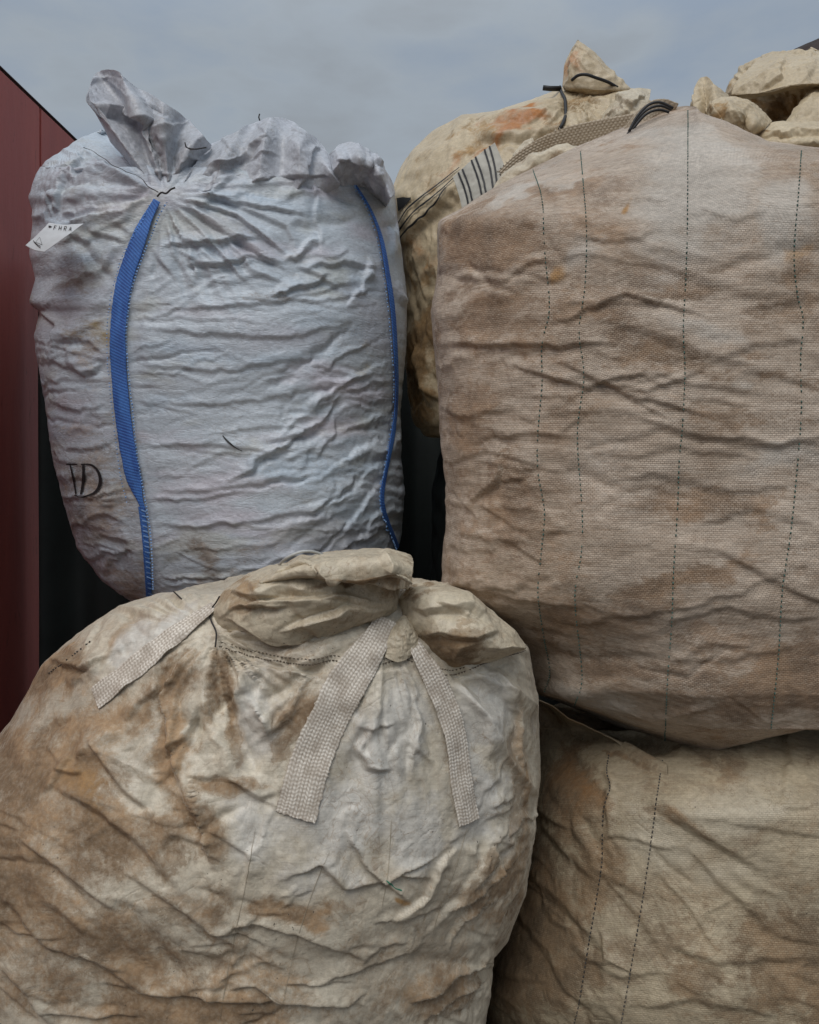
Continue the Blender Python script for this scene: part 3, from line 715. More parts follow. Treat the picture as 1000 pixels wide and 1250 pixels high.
mouth([(246,186),(262,176),(290,158),(312,148),(330,141),(352,147),(375,158),(392,172),(408,196),(418,212)],
      [(232,212),(250,202),(274,190),(300,178),(322,170),(345,170),(366,180),(384,192),(402,208),(414,222)],
      [(214,236),(232,238),(256,240),(284,242),(312,244),(340,246),(366,246),(388,244),(406,240),(420,236)],
      [2.00,2.04,2.00,2.07,2.02,2.08,2.03,2.08,2.03,2.06], [1.92,1.96,1.92,1.97,1.93,1.98,1.94,1.98,1.95,1.97], 22,
      folds=[([(216,234),(262,205),(300,182),(330,160)],.012,5,'crease'), ([(220,238),(280,226),(350,212),(410,216)],.008,5,'crease'), ([(362,240),(378,200),(388,172)],.012,4,'crease')])
mouth([(400,192),(408,180),(420,172),(437,173),(453,183),(466,198),(476,216),(482,236)],
      [(405,208),(415,198),(427,192),(440,194),(453,202),(463,214),(471,228),(477,242)],
      [(410,226),(420,226),(430,228),(441,232),(452,236),(462,242),(469,248),(475,254)],
      [2.03,2.0,2.05,2.02,2.06,2.03,2.08,2.07], [1.96,1.94,1.97,1.95,1.98,1.97,2.0,2.0], 23, 90, 70,
      folds=[([(404,190),(430,198),(466,206)],.010,4,'crease')])
# blue webbing
ty = lambda t: .45+.55*ss(t, 0, .15)-.68*ss(t, .88, .99)
blue1, info = strap('blue_strap', tw, [(193,246),(178,275),(163,315),(152,350),(146,400),(146,440),(151,500),(158,550),(166,588),(177,622)], .041, M['blue'], white, 'plain', cell=.0018, off=.0075, th=.0016, taper=ty, relief=.0012, smooth=7)
blue2, info2 = strap('blue_strap', tw, [(432,228),(448,252),(463,290),(470,330),(477,375),(480,420),(482,470),(479,520),(470,570),(463,610),(472,640),(485,672)], .024, M['blue'], white, 'plain', cell=.002, off=.008, th=.0016, taper=lambda t: .35+.65*ss(t, 0, .25)-.3*ss(t, .6, .75), relief=.0006)
blue3, info3 = strap('strap_tail', tw, [(174,618),(178,650),(181,690),(183,722),(184,745)], .017, M['blue'], white, 'plain', cell=.002, off=.006, th=.0012, relief=.0005)
stitches('seam_stitching', tw, [(205,248),(192,275),(176,315),(164,350),(157,400),(158,440),(164,500),(169,550),(176,590),(181,618),(187,660),(190,720)], M['bluestitch'], white, .0045, .0035, .0036, 300, .0100, .02)
stitches('seam_stitching', tw, [(184,252),(165,290),(150,320),(139,360),(134,400),(134,440),(140,500),(146,550),(152,590),(158,612)], M['bluestitch'], white, .0035, .0055, .0024, 260, .0105, .06)
stitches('seam_stitching', tw, [(430,228),(444,254),(457,292),(464,330),(470,375),(474,420),(477,470),(474,520),(466,570),(460,610),(468,640),(481,672)], M['bluestitch'], white, .005, .005, .0038, 300, .0105, .05)
# ladder stitch on the tail
for k in range(17):
    y = 622+k*6.2; x = 174+(y-618)*.085
    ink('ladder_stitch', tw, [(x+0.5, y), (x+7, y+2.0)], [1.8, 1.8], M['bluestitch'], white, .0085, 4, 0)
# printed letters, half lost in the fold
for pts, w in (([(103,567),(103,586),(100,604)], [4.5,5,4]), ([(100,567),(113,567),(121,575),(124,586),(121,597),(113,604),(100,606)], [1.6,2,4,5.5,4,2,1.6]),
               ([(87,567),(91,585),(94,603)], [3.5,4,3]), ([(82,566),(90,566),(96,567)], [2,2,1.5]), ([(92,605),(100,606)], [1.5,1.5])):
    ink('printed_letter', tw, pts, w, M['ink'], white, .003, 30, 4)
# thin dark marks, loose threads and hem line
ink('pen_mark', tw, [(272,532),(279,540),(288,546),(296,550)], [1.2,2.4,1.4,1], M['ink'], white, .003, 14)
ink('hem_line', tw, [(104,184),(130,200),(160,216),(196,238)], [1.0,1.3,1.0,1.2], M['thread'], white, .012, 40, 5)
tube('tie_cord', [P(x, y, 1.885) for x, y in spline([(192,240),(197,235),(203,236),(209,231),(214,229)], 16)], .0022, M['thread'], white)
tube('loose_thread', [P(x, y, 1.92) for x, y in spline([(226,174),(228,180),(238,182),(252,180)], 14)], .0016, M['thread'], white)
tube('loose_thread', [P(x, y, 2.08) for x, y in ((317,139),(316,143),(318,150))], .0018, M['thread'], white)
# care tag on the left edge
G = [[(58,270,1.93),(78,273,1.89),(101,272,1.86)],[(44,285,1.91),(62,290,1.87),(80,288,1.85)],[(30,298,1.90),(40,304,1.88),(53,307,1.86)]]
tagl, XT = flap('care_tag', G, plain('white_label', (.62,.66,.68), .45, .08), white, 24, 30, .01, .01, 5, .001, thick=.0008)
tt = bvh_of(XT, False)
def glyph(ch, x, y, h, sx, sy):
    L_ = {'F': [[(0,0),(0,1)],[(0,0),(.6,0)],[(0,.5),(.5,.5)]], 'H': [[(0,0),(0,1)],[(.6,0),(.6,1)],[(0,.5),(.6,.5)]], 'R': [[(0,0),(0,1)],[(0,0),(.5,0),(.6,.25),(.5,.5),(0,.5)],[(.2,.5),(.6,1)]], 'A': [[(0,1),(.3,0),(.6,1)],[(.15,.6),(.45,.6)]], 'D': [[(0,0),(0,1)],[(0,0),(.4,.1),(.6,.5),(.4,.9),(0,1)]]}
    return [[(x+(a*.9)*h*sx[0]+b*h*sy[0], y+a*.9*h*sx[1]+b*h*sy[1]) for a, b in st] for st in L_[ch]]
for k, ch in enumerate('FHRA'):
    for st in glyph(ch, 67+k*6.2, 275.8+k*.5, 4.8, (1, .12), (-.25, 1)):
        ink('tag_lettering', tt, st, [.8, .8], M['ink'], tagl, .0012, 10, 0)
for o in [c for c in tagl.children]: o.parent = tagl; o.location = (0, 0, 0)
ink('tag_lettering', tt, [(60,276),(62,277.5),(64,277)], [1, 3.6, 1], M['ink'], tagl, .0012, 8, 0).location = (0, 0, 0)
for st in ([(41,294),(45,298),(50,301)], [(42,296),(46,300),(50,303)]): ink('tag_lettering', tt, st, [.7, .7], M['ink'], tagl, .0012, 8, 0).location = (0, 0, 0)
for st in ([(44,296),(49,290)], [(49,290),(52,299)], [(52,299),(44,296)]): ink('tag_symbol', tt, st, [.4, .4], M['ink'], tagl, .0012, 20, 0).location = (0, 0, 0)

#=FRONT=
# ------------------------------------------------------------------ front bulk bag with cream webbing
ol = [(262,722),(330,712),(400,706),(480,712),(560,722),(600,745),(643,790),(655,850),(657,950),(650,1020),(640,1090),(618,1150),(601,1170),(598,1215),(588,1270),(600,1380),(560,1440),(440,1452),(100,1452),(0,1440),(-70,1380),(-110,1250),(-120,1100),(-80,1000),(-20,935),(0,908),(22,880),(45,840),(60,812),(100,775),(150,740),(200,724)]
CALM[:] = [([(470,758),(432,820),(388,905),(361,997)], 26), ([(484,762),(527,825),(556,905),(571,1003)], 17), ([(262,742),(185,800),(118,853)], 17)]
folds = [([(266,800),(270,850),(290,900),(312,945)],.022,11,'valley'), ([(250,800),(252,860),(275,930),(300,965)],.012,12,'ridge'), ([(205,860),(212,920),(240,990),(268,1065)],.016,12,'crease'),
  ([(60,955),(120,985),(180,1030),(232,1100)],.008,13,'crease'), ([(110,900),(150,960),(185,990)],.012,9,'crease'), ([(278,948),(320,972),(365,958)],.010,8,'crease'),
  ([(330,1000),(310,1040),(305,1080)],.008,7,'crease'), ([(455,820),(447,850),(430,900)],.012,7,'crease'), ([(465,815),(476,880),(492,950)],.009,9,'ridge'), ([(430,905),(450,935),(480,940)],.010,8,'crease'),
  ([(378,815),(350,850),(312,885)],.012,9,'crease'), ([(285,815),(300,860),(335,900)],.014,14,'bulge'),
  ([(505,820),(520,870),(540,930),(552,990)],.008,8,'valley'), ([(640,800),(610,870),(600,930)],.010,14,'ridge'), ([(570,1080),(600,1040),(640,1000)],.008,8,'crease'),
  ([(340,1075),(390,1052),(420,1082),(490,1066),(540,1075)],.009,7,'crease'), ([(250,1130),(320,1125),(400,1150),(450,1170)],.008,7,'crease'), ([(380,1200),(440,1180),(520,1150)],.006,6,'crease'),
  ([(0,1090),(60,1150),(120,1170),(200,1230)],.006,10,'crease'), ([(20,1020),(80,1060),(150,1110)],.006,10,'crease'), ([(150,1060),(230,1110),(300,1160)],.006,9,'crease'), ([(-10,1160),(30,1200),(60,1250)],.012,9,'crease'),
  ([(500,1225),(550,1188),(602,1160)],.022,10,'crease'), ([(520,1250),(560,1215),(598,1190)],.014,8,'crease'), ([(600,1020),(560,1100),(520,1140)],.006,10,'crease'),
  ([(120,1200),(220,1215),(330,1220),(450,1228)],.009,9,'crease'),([(80,840),(140,800),(230,745)],.012,14,'crease'), ([(150,880),(180,850),(215,830)],.008,8,'crease'),
  ([(266,797),(315,811),(375,819),(458,820),(494,813),(550,832),(591,818),(641,802)],-.008,5,'crease')]
blb = [(60,1000,110,110,20,.6,0),(218,920,24,70,-18,1.0,0),(165,870,60,60,20,.55,0),(250,1000,30,60,-30,.7,0),(110,1130,170,60,25,.5,0),(370,1108,60,18,0,.85,0),(60,820,45,50,-40,.9,0),(300,955,50,12,8,1.0,0),(285,860,14,60,-15,.95,0),(640,1000,22,190,0,.55,0),
  (600,1120,50,50,-30,.55,0),(530,1200,80,40,-20,.55,0),(250,1110,90,50,20,.4,0),(150,770,60,14,-30,.6,0),(460,1030,16,50,0,.4,0),(545,900,16,40,0,.45,0),(360,880,26,50,20,.6,0),(200,1230,220,40,0,.65,0),(120,960,60,30,30,.5,1),(480,1095,9,7,0,.9,1),(20,930,40,90,20,.8,0),(150,1000,90,70,30,.55,0),(30,1080,90,110,30,.7,0),(180,1180,110,50,20,.7,0),(90,940,70,60,30,.8,0),(60,1200,120,60,0,.5,0),(120,880,70,40,-30,.7,0),(310,1190,120,40,10,.5,0),(200,860,30,80,-10,.7,0),(255,850,20,60,0,.5,0),(470,1140,70,30,0,.35,0),(620,1060,30,60,20,.6,0),
  (320,870,30,60,0,1,2),(320,1010,50,55,0,.8,2),(580,880,55,70,0,1,2),(470,900,45,80,0,1,2),(170,775,80,22,-33,1,2),(420,1000,90,60,0,.8,2),(510,1010,50,60,0,.8,2),(590,980,30,60,0,.8,2),(400,1060,70,30,0,.6,2)]
folds += [([(455,822),(440,862),(424,905)],.018,4,'crease'), ([(462,822),(452,880),(440,915),(452,930)],.014,4,'ridge'), ([(300,806),(288,850),(262,880)],.012,5,'crease'), ([(330,812),(312,860),(330,905)],.012,5,'crease'), ([(380,818),(352,862),(330,890)],.014,5,'crease'), ([(500,822),(508,880),(500,960)],.010,4,'crease'), ([(555,826),(590,880),(600,950)],.012,6,'ridge'), ([(600,815),(628,870),(636,940)],.012,6,'crease'), ([(240,770),(200,850),(205,900)],.014,6,'crease'), ([(420,1010),(450,1060),(500,1100)],.010,4,'crease'), ([(560,1030),(520,1090),(470,1130)],.009,4,'crease')]
folds = [(p, a*.8, w*.9, k) for p, a, w, k in folds]
folds += rand_folds(60, (-60,900,330,1250), 35, 25, (40,170), .0035, 5, 5)+rand_folds(70, (200,980,650,1260), 5, 50, (25,110), .0042, 3.2, 6)+rand_folds(26, (260,830,650,1000), 80, 25, (30,110), .004, 5, 7)+rand_folds(30, (30,740,270,950), -40, 40, (30,90), .008, 6, 8)+rand_folds(40, (560,950,660,1240), -60, 20, (25,70), .006, 4, 9)
def ev(px, py): return .016+.008*ss(py, 950, 1100)
def eu(px, py): return .014+.010*ss(-px, -250, -100)
def dn(py): return 1.0 if py < 1290 else .35
front, fbody, XF = make_sack('bulk_bag', ol, 1.56, .42, 480, 600, M['front'], folds, [(470,760,230,.014,5,14),(262,770,120,.010,5,15)], blb, eu, ev, 31, amp=.005, nscale=(12, 12, 12), fine=.0006, rk=dict(pull=.012, lo=.012, hi=.022, bend=.10), bk=dict(dens=dn, pw=.6))
tag(front, 'dirty cream bulk bag with three webbing straps and folded-over top, nearest the camera', 'bulk bag')
tf = bvh_of(XF, True)
hem = [(267,789),(315,803),(375,811),(405,806),(430,812),(458,812),(494,805),(522,817),(550,824),(591,810),(641,794)]
stitches('hem_stitching', tf, hem, M['hem'], front, .0045, .0008, .0013, 300, .0018, .02)
stitches('hem_stitching', tf, [(x+2, y-6) for x, y in hem], M['hem'], front, .0045, .0020, .0010, 300, .0016, .1)
strap('webbing_strap', tf, [(470,758),(457,785),(432,820),(408,862),(388,905),(373,950),(361,997)], .061, M['web'], front, 'herring', .0010, .0055, taper=lambda t: .55+.45*ss(t, 0, .35), smooth=24)
strap('webbing_strap', tf, [(484,762),(505,790),(527,825),(545,865),(556,905),(563,955),(571,1003)], .039, M['web'], front, 'herring', .0010, .0055, taper=lambda t: .45+.55*ss(t, 0, .4), smooth=24)
strap('webbing_strap', tf, [(262,742),(222,772),(185,800),(150,828),(118,853)], .038, M['web'], front, 'herring', .0010, .005, taper=lambda t: .6+.4*ss(t, 0, .5), smooth=24)
for pts in ([(312,1010),(300,1080),(285,1150),(268,1245)], [(402,1040),(385,1080),(362,1150),(342,1240)], [(570,1010),(556,1060),(540,1100),(528,1140)], [(478,1000),(474,1060),(466,1110)]):
    ink('woven_guide_line', tf, pts, [.2,.9,.5,.9,.3,.8,.2], M['guide'], front, .001, 90, 1)
ink('green_pen_mark', tf, [(471,1075),(478,1080),(482,1084),(490,1087)], [1,2.6,.8,1.6], M['green'], front, .001, 16, 0)
stitches('edge_stitching', tf, [(60,822),(90,800),(112,782)], M['thread'], front, .004, .003, .0014, 60, .002, .1)
lobeA = [(262,775),(258,745),(275,720),(300,702),(330,690),(365,690),(385,677),(430,672),(480,671),(503,678),(504,700),(488,720),(487,745),(465,764),(440,776),(410,797),(380,796),(330,796),(290,790)]
blob('folded_top', lobeA, 1.31, .12, 230, 300, M['top'], front, 41,
  folds=[([(335,706),(372,694),(392,702),(430,708),(470,704),(500,716)],.030,7,'crease'), ([(340,697),(380,690),(392,700)],.014,5,'valley'), ([(290,735),(340,715),(400,722),(450,740)],.006,10,'crease'), ([(400,790),(430,765),(470,745),(487,728)],.012,9,'crease'),
         ([(262,752),(290,760),(330,780),(380,785)],.010,8,'crease'), ([(280,722),(310,728),(340,725)],.009,6,'crease'), ([(455,700),(470,720),(480,742)],.010,6,'crease'), ([(486,742),(430,745),(340,768)],.012,4,'crease'), ([(484,736),(420,728),(330,732),(285,745)],.010,4,'crease'), ([(486,748),(455,768),(400,790)],.016,4,'crease'), ([(264,760),(300,740),(350,738)],.010,4,'crease'), ([(300,705),(320,725),(300,760)],.008,4,'ridge')],
  blobs=[(310,745,50,14,10,.6,0),(430,785,70,12,-10,.95,0),(475,715,20,30,0,.7,0),(440,705,60,6,0,.8,0),(300,715,40,12,-20,.5,0),(350,750,60,20,0,.9,2),(440,690,50,10,0,.8,2)], eu=.02, ev=.02, front=.6, pw=.5)
blob('folded_top', [(484,760),(484,732),(498,717),(545,715),(575,724),(605,750),(630,770),(643,792),(600,808),(555,822),(530,815),(510,797),(495,778)], 1.34, .12, 150, 220, M['top'], front, 42,
  folds=[([(490,735),(520,745),(570,738),(600,755)],.010,9,'crease'), ([(500,775),(540,770),(580,775),(610,765)],.012,12,'crease'), ([(545,812),(570,790),(600,780)],.008,8,'ridge')],
  blobs=[(560,795,55,22,15,.9,0),(510,725,40,8,0,.7,0),(505,765,14,30,-30,.7,0),(560,750,40,18,0,1,2)], eu=.02, ev=.02, front=.6, pw=.5)
flap('crumpled_tuck', [[(480,764,.006,tf),(492,758,.012,tf),(506,768,.006,tf)],[(474,782,.010,tf),(490,778,.024,tf),(508,786,.010,tf)],[(468,802,.004,tf),(485,806,.010,tf),(503,800,.004,tf)]], M['top'], front, 70, 60, .10, .08, 43, .004)
lipT = flap('folded_top', [[(318,700,1.30),(350,690,1.29),(385,677,1.29),(430,672,1.29),(480,671,1.29),(503,680,1.30)],[(316,706,1.22),(352,695,1.20),(388,686,1.19),(432,682,1.185),(480,682,1.185),(505,690,1.20)],
   [(318,712,1.20),(358,701,1.185),(396,702,1.175),(438,707,1.17),(480,702,1.17),(504,713,1.185)],[(330,712,1.215),(364,706,1.20),(400,706,1.195),(438,710,1.19),(478,705,1.19),(500,712,1.20)]], M['top'], front, 70, 200, .03, .03, 44, .003,
   folds=[([(380,690),(400,702),(420,704)],.01,4,'crease'), ([(470,675),(478,690),(476,704)],.008,4,'ridge')], blobs=[(440,702,70,5,0,.7,0),(500,700,10,14,0,.6,0)])
tube('tie_cord', [P(*q) for q in spline([(340,690,1.27),(350,681,1.24),(366,674,1.24),(380,673,1.25),(394,677,1.27)], 20)], .0022, M['wire'], front)
tube('loose_thread', [P(*q) for q in spline([(212,722,1.33),(224,733,1.30),(240,746,1.28),(252,747,1.27),(262,738,1.25),(268,728,1.24)], 24)], .0012, M['thread'], front)
tube('loose_thread', [P(*q) for q in spline([(255,745,1.27),(258,758,1.24),(264,772,1.22),(263,790,1.21)], 24)], .0013, M['thread'], front)

#=RIGHT=
# ------------------------------------------------------------------ upper right bulk bag
ol = [(535,270),(560,257),(600,232),(650,205),(700,181),(745,161),(790,139),(812,131),(830,130),(880,148),(930,173),(1000,182),(1080,200),(1150,260),(1185,400),(1185,700),(1150,850),(1080,890),(1000,884),(940,899),(880,914),(820,922),(780,900),(720,873),(655,846),(640,800),(600,765),(560,740),(541,714),(540,680),(545,640),(545,590),(538,540),(536,480),(530,420),(526,380),(535,330)]
CALM[:] = []
folds = [([(715,385),(800,405),(880,435),(990,468)],.013,13,'crease'), ([(740,298),(830,328),(900,352),(950,356)],.009,12,'crease'), ([(850,195),(890,240),(925,300),(945,345)],.005,22,'ridge'), ([(805,508),(880,528),(950,538),(1010,538)],.012,10,'crease'),
  ([(630,470),(720,455),(830,465),(960,480)],.010,9,'crease'), ([(700,590),(800,578),(900,598),(1000,590)],.010,10,'crease'), ([(650,505),(740,500),(830,505)],.009,7,'crease'),
  ([(528,395),(570,372),(640,345),(700,330)],.012,12,'crease'), ([(536,268),(548,310),(545,350),(530,385)],.012,7,'ridge'), ([(545,500),(600,520),(640,540)],.010,9,'crease'), ([(560,440),(610,420),(650,430)],.009,9,'crease'),
  ([(650,772),(740,756),(830,742),(900,722),(950,700),(1010,680)],.009,5,'crease'), ([(830,760),(890,738),(950,752),(1010,748)],.010,9,'crease'), ([(690,800),(780,795),(880,805),(980,790)],.009,9,'crease'),
  ([(850,640),(920,620),(1000,640)],.010,9,'crease'), ([(560,650),(620,660),(700,640)],.008,9,'crease'), ([(660,845),(740,868),(830,885),(900,878)],.012,9,'bulge'), ([(700,230),(760,245),(820,240)],.007,8,'crease'), ([(870,440),(930,420),(1000,410)],.008,8,'crease'),
  ([(545,265),(620,245),(700,215)],.006,10,'ridge'), ([(740,560),(830,545),(930,560)],.007,7,'crease'), ([(560,600),(620,590),(680,600)],.007,8,'crease')]
blb = [(590,290,70,50,-15,.85,0),(690,220,50,20,-10,.7,0),(700,340,18,22,0,.8,1),(772,250,9,8,0,1.0,1),(590,390,60,50,0,.65,0),(740,270,60,24,15,.55,0),(840,335,60,16,10,.7,0),(640,400,40,50,0,.55,0),(800,440,140,24,8,.6,0),(900,520,120,16,6,.5,0),
  (740,400,60,40,0,.55,0),(580,520,50,60,0,.55,0),(620,620,80,120,0,.45,0),(860,620,90,30,0,.6,0),(980,330,30,20,0,.6,0),(960,470,80,16,0,.55,0),(680,760,60,40,0,.6,0),(960,830,90,50,-10,.85,0),(870,760,60,30,0,.55,0),(780,810,120,30,0,.5,0),(750,180,30,12,0,.5,0),(830,700,120,10,-10,.8,0),(985,310,20,12,0,.5,1),(880,890,40,12,0,.4,0),
  (850,240,90,80,0,1,2),(720,300,30,40,0,.6,2),(850,190,90,30,20,1,2),(960,260,50,60,0,1,2),(740,560,60,50,0,.4,2),(900,470,30,14,20,.7,2),(950,570,60,24,0,.7,2),(740,860,90,20,20,.9,2),(650,225,60,8,-25,.9,2),(870,400,80,20,15,.6,2)]
folds = [(p, a*.27, w*1.1, k) for p, a, w, k in folds]+rand_folds(90, (530,250,1010,900), 4, 10, (50,240), .0036, 4.5, 10)+rand_folds(40, (530,250,680,760), 10, 45, (30,90), .005, 5, 11)
def ev(px, py): return .016+0*px
def eu(px, py): return .018+0*px
def dn(py): return 1.0
right, rbody, XR = make_sack('bulk_bag', ol, 1.80, .40, 470, 600, M['right'], folds, (), blb, eu, ev, 51, amp=.005, nscale=(6, 6, 22), fine=.0006, rk=dict(pull=.012, lo=.010, hi=.02, bend=.10), bk=dict(nexp=2.5, pw=.36))
tag(right, 'large brown-stained woven bulk bag with green dashed stitch lines, top of the right stack', 'bulk bag')
tr_ = bvh_of(XR, True)
for pts in ([(651,208),(662,245),(665,305),(671,375),(662,420),(662,470),(657,530),(657,575),(665,625),(661,675),(657,725),(665,780),(672,820),(665,845)],
            [(709,186),(716,280),(714,350),(707,405),(713,460),(705,530),(711,625),(710,675),(702,730),(711,825),(702,860)],
            [(840,136),(839,270),(837,340),(834,400),(836,450),(833,520),(829,560),(827,620),(822,700),(820,760),(815,830),(812,905)],
            [(978,185),(975,230),(969,310),(973,360),(980,390),(977,440),(978,500),(973,570),(965,650),(955,720),(950,800),(941,890)]):
    stitches('stitch_line', tr_, pts, M['teal'], right, .0050, .0044, .0018, 300, .0022, .08)

#=LOWER=
# ------------------------------------------------------------------ lower right bulk bag
ol = [(655,862),(690,866),(800,890),(950,892),(1100,890),(1200,920),(1235,1100),(1200,1290),(1150,1318),(700,1318),(620,1300),(596,1250),(592,1220),(606,1170),(626,1100),(645,1010),(656,930),(657,890)]
folds = [([(676,850),(730,880),(780,902),(830,915)],.045,12,'valley'), ([(668,885),(740,950),(800,975),(880,1030),(942,1068)],.020,12,'crease'), ([(655,868),(700,890),(750,912),(806,934),(870,925),(1000,905)],.022,12,'ridge'), ([(742,935),(748,1000),(762,1050)],.010,8,'crease'), ([(840,1035),(890,1085),(936,1125)],.012,8,'crease'),
  ([(700,1000),(730,1060),(800,1100)],.010,9,'crease'), ([(640,1060),(690,1100),(740,1160)],.014,10,'crease'), ([(625,1110),(670,1160),(700,1220)],.014,10,'crease'), ([(650,990),(700,1050),(740,1080)],.010,9,'crease'), ([(880,1000),(940,1010),(1010,1020)],.007,7,'crease'),
  ([(800,1150),(880,1170),(1000,1165)],.010,10,'crease'), ([(770,1230),(850,1215),(950,1240)],.010,9,'crease'), ([(720,1170),(760,1190),(820,1185)],.009,8,'crease'), ([(900,1100),(950,1140),(1000,1150)],.008,8,'crease'), ([(945,1060),(948,1090),(955,1120)],.008,8,'valley')]
blb = [(700,960,36,70,-10,1.0,0),(640,1130,60,130,10,1.0,0),(705,950,30,60,-15,.55,1),(720,1080,50,60,0,.7,0),(690,1200,70,50,0,.8,0),(880,950,30,40,0,.7,0),(960,1180,90,80,0,.75,0),(850,1190,60,40,0,.6,0),(1000,1220,40,80,0,.9,0),(660,1060,30,60,0,.4,1),(820,985,50,10,25,.9,0),
  (900,980,80,40,0,1,2),(800,1020,60,50,20,.9,2),(880,1060,60,30,20,.6,2),(760,960,30,30,0,.5,2)]
folds = folds[:1]+[(p, a*.33, w*1.1, k) for p, a, w, k in folds[1:]]+rand_folds(70, (600,900,1010,1260), 30, 28, (40,150), .0032, 4.5, 12)+rand_folds(40, (600,950,760,1260), 50, 20, (30,90), .0045, 5, 13)
def ev(px, py): return .014+0*px
def eu(px, py): return .014+0*px
lower, lbody, XL = make_sack('bulk_bag', ol, 1.84, .42, 330, 540, M['lower'], folds, (), blb, eu, ev, 61, amp=.005, nscale=(10, 10, 14), fine=.0006, rk=dict(pull=.012, lo=.012, hi=.022, bend=.10), bk=dict(lean=lambda y: .22*(1-ss(y, 865, 1000)), nexp=2.4, pw=.7, dens=lambda y: 1.0 if y < 1285 else .4))
tag(lower, 'muddy brown bulk bag with two dark stitch lines, squashed at the bottom right', 'bulk bag')
tl_ = bvh_of(XL, True)
for pts in ([(748,903),(741,939),(745,960),(737,993),(735,1052),(729,1094),(719,1153),(708,1220),(698,1262)], [(809,928),(803,968),(794,1035),(784,1102),(771,1178),(756,1262)]):
    stitches('stitch_line', tl_, pts, M['dthread'], lower, .0052, .0034, .0021, 260, .0024, .02)
G = [[(654,853,1.70),(675,862,1.70),(695,877,1.69),(717,887,1.69),(750,903,1.69),(781,916,1.69),(815,930,1.72)],
     [(655,862,.012,tl_),(676,874,.014,tl_),(697,889,.014,tl_),(719,899,.014,tl_),(751,914,.014,tl_),(782,925,.012,tl_),(815,936,.004,tl_)],
     [(662,884,-.004,tl_),(682,898,-.004,tl_),(702,912,-.004,tl_),(724,922,-.004,tl_),(754,934,-.005,tl_),(784,942,-.006,tl_),(815,948,-.008,tl_)]]
flap('folded_rim', G, M['lower'], lower, 60, 180, .015, .015, 65, .002, blobs=[(670,868,20,20,0,.6,1),(760,925,50,8,20,.7,0)])

#=BACK=
# ------------------------------------------------------------------ yellowed bag behind, between the white and the right one
ol = [(478,235),(490,205),(505,184),(530,160),(565,142),(610,135),(650,122),(690,106),(735,100),(770,108),(792,125),(830,200),(840,400),(800,520),(700,545),(580,538),(520,532),(505,515),(498,480),(494,420),(488,340),(480,290)]
folds = [([(490,300),(520,262),(560,222),(605,180)],.014,9,'crease'), ([(600,150),(660,140),(700,125)],.010,8,'crease'), ([(580,170),(640,165),(690,150)],.014,9,'crease'), ([(505,420),(520,460),(530,500)],.012,8,'crease')]
folds += rand_folds(40, (480,105,800,260), -30, 35, (30,110), .005, 3.5, 78)+rand_folds(20, (495,260,540,530), 80, 30, (30,90), .008, 4, 79)
blb = [(635,155,40,14,-12,1.0,1),(600,170,30,14,-20,.7,1),(550,190,20,30,-30,.5,1),(515,450,25,90,5,1.0,0),(505,330,12,60,0,.5,0),(650,150,40,10,0,.5,0),(520,300,14,30,0,.35,1),(570,165,50,12,-25,.5,0),(720,130,40,14,0,.5,0),(530,225,20,30,-30,.4,0)]
mid, mbody, XM = make_sack('bulk_bag', ol, 2.55, .36, 240, 330, M['back'], folds, [(700,120,90,.010,5,7)], blb, .035, .03, 71, amp=.004, nscale=(12, 12, 12), rk=dict(pull=.014, lo=.01, hi=.02))
tag(mid, 'yellowed bulk bag with orange stain and pointed tied top, behind the white bag', 'bulk bag')
tm = bvh_of(XM, True)
blob('pointed_tip', [(687,108),(689,80),(697,62),(705,49),(716,56),(735,75),(752,92),(770,110),(745,118),(705,116)], 2.42, .07, 70, 90, M['back'], mid, 72, folds=[([(704,55),(700,80),(692,105)],.012,6,'crease'), ([(710,56),(735,88),(750,110)],.008,6,'ridge')], blobs=[(712,80,18,20,0,.6,1)], eu=.03, ev=.03, front=.6)
flap('loose_corner', [[(742,128,2.32),(756,116,2.26),(778,107,2.24),(795,108,2.26)],[(736,144,2.24),(752,132,2.2),(772,122,2.18),(793,120,2.2)],[(738,162,2.22),(752,154,2.16),(768,146,2.14),(784,138,2.17)]], M['top'], mid, 60, 80, .03, .03, 73, .003, [([(742,150),(765,130),(790,114)],.010,4,'crease')]+rand_folds(8, (738,108,795,160), 30, 60, (20,50), .005, 3, 73), rk=dict(lo=.02, hi=.02, bend=.08))
tube('black_tie', [P(*q) for q in spline([(698,98,2.36),(706,92,2.34),(716,91,2.33),(728,95,2.33),(742,100,2.34),(754,107,2.36)], 26)], .0046, M['tie'], mid)
Q, N, L = lay(tm, [(684,106),(688,118),(689,132),(687,146),(681,158)], 26, .006, 4); tube('black_tie', Q, .0048, M['tie'], mid)
tube('black_tie', [P(*q) for q in ((663,107,2.45),(672,108,2.45),(684,108,2.46))], .008, M['tie'], mid)
for pts in ([(487,275),(498,257),(511,245),(535,227),(562,206)], [(487,284),(500,267),(514,253),(536,236),(558,216)], [(487,295),(503,275),(518,262),(532,247),(545,230)]):
    ink('woven_stripe', tm, pts, [3.2, 3.0, 2.4, 1.8], M['tie'], mid, .006, 50, 3)
ink('woven_stripe', tm, [(487,250),(494,247),(503,243)], [16, 12, 3], M['tie'], mid, .005, 10, 2)
G = [[(553,216,2.16),(578,194,2.14),(604,174,2.12)],[(562,244,2.14),(588,226,2.11),(618,208,2.10)],[(568,275,2.12),(600,258,2.09),(630,245,2.08)]]
fl, XFl = flap('striped_flap', G, plain('white_flap_cloth', (.47,.45,.39), .6, .25, 25), mid, 60, 80, .02, .02, 74, .002)
tfl = bvh_of(XFl, False)
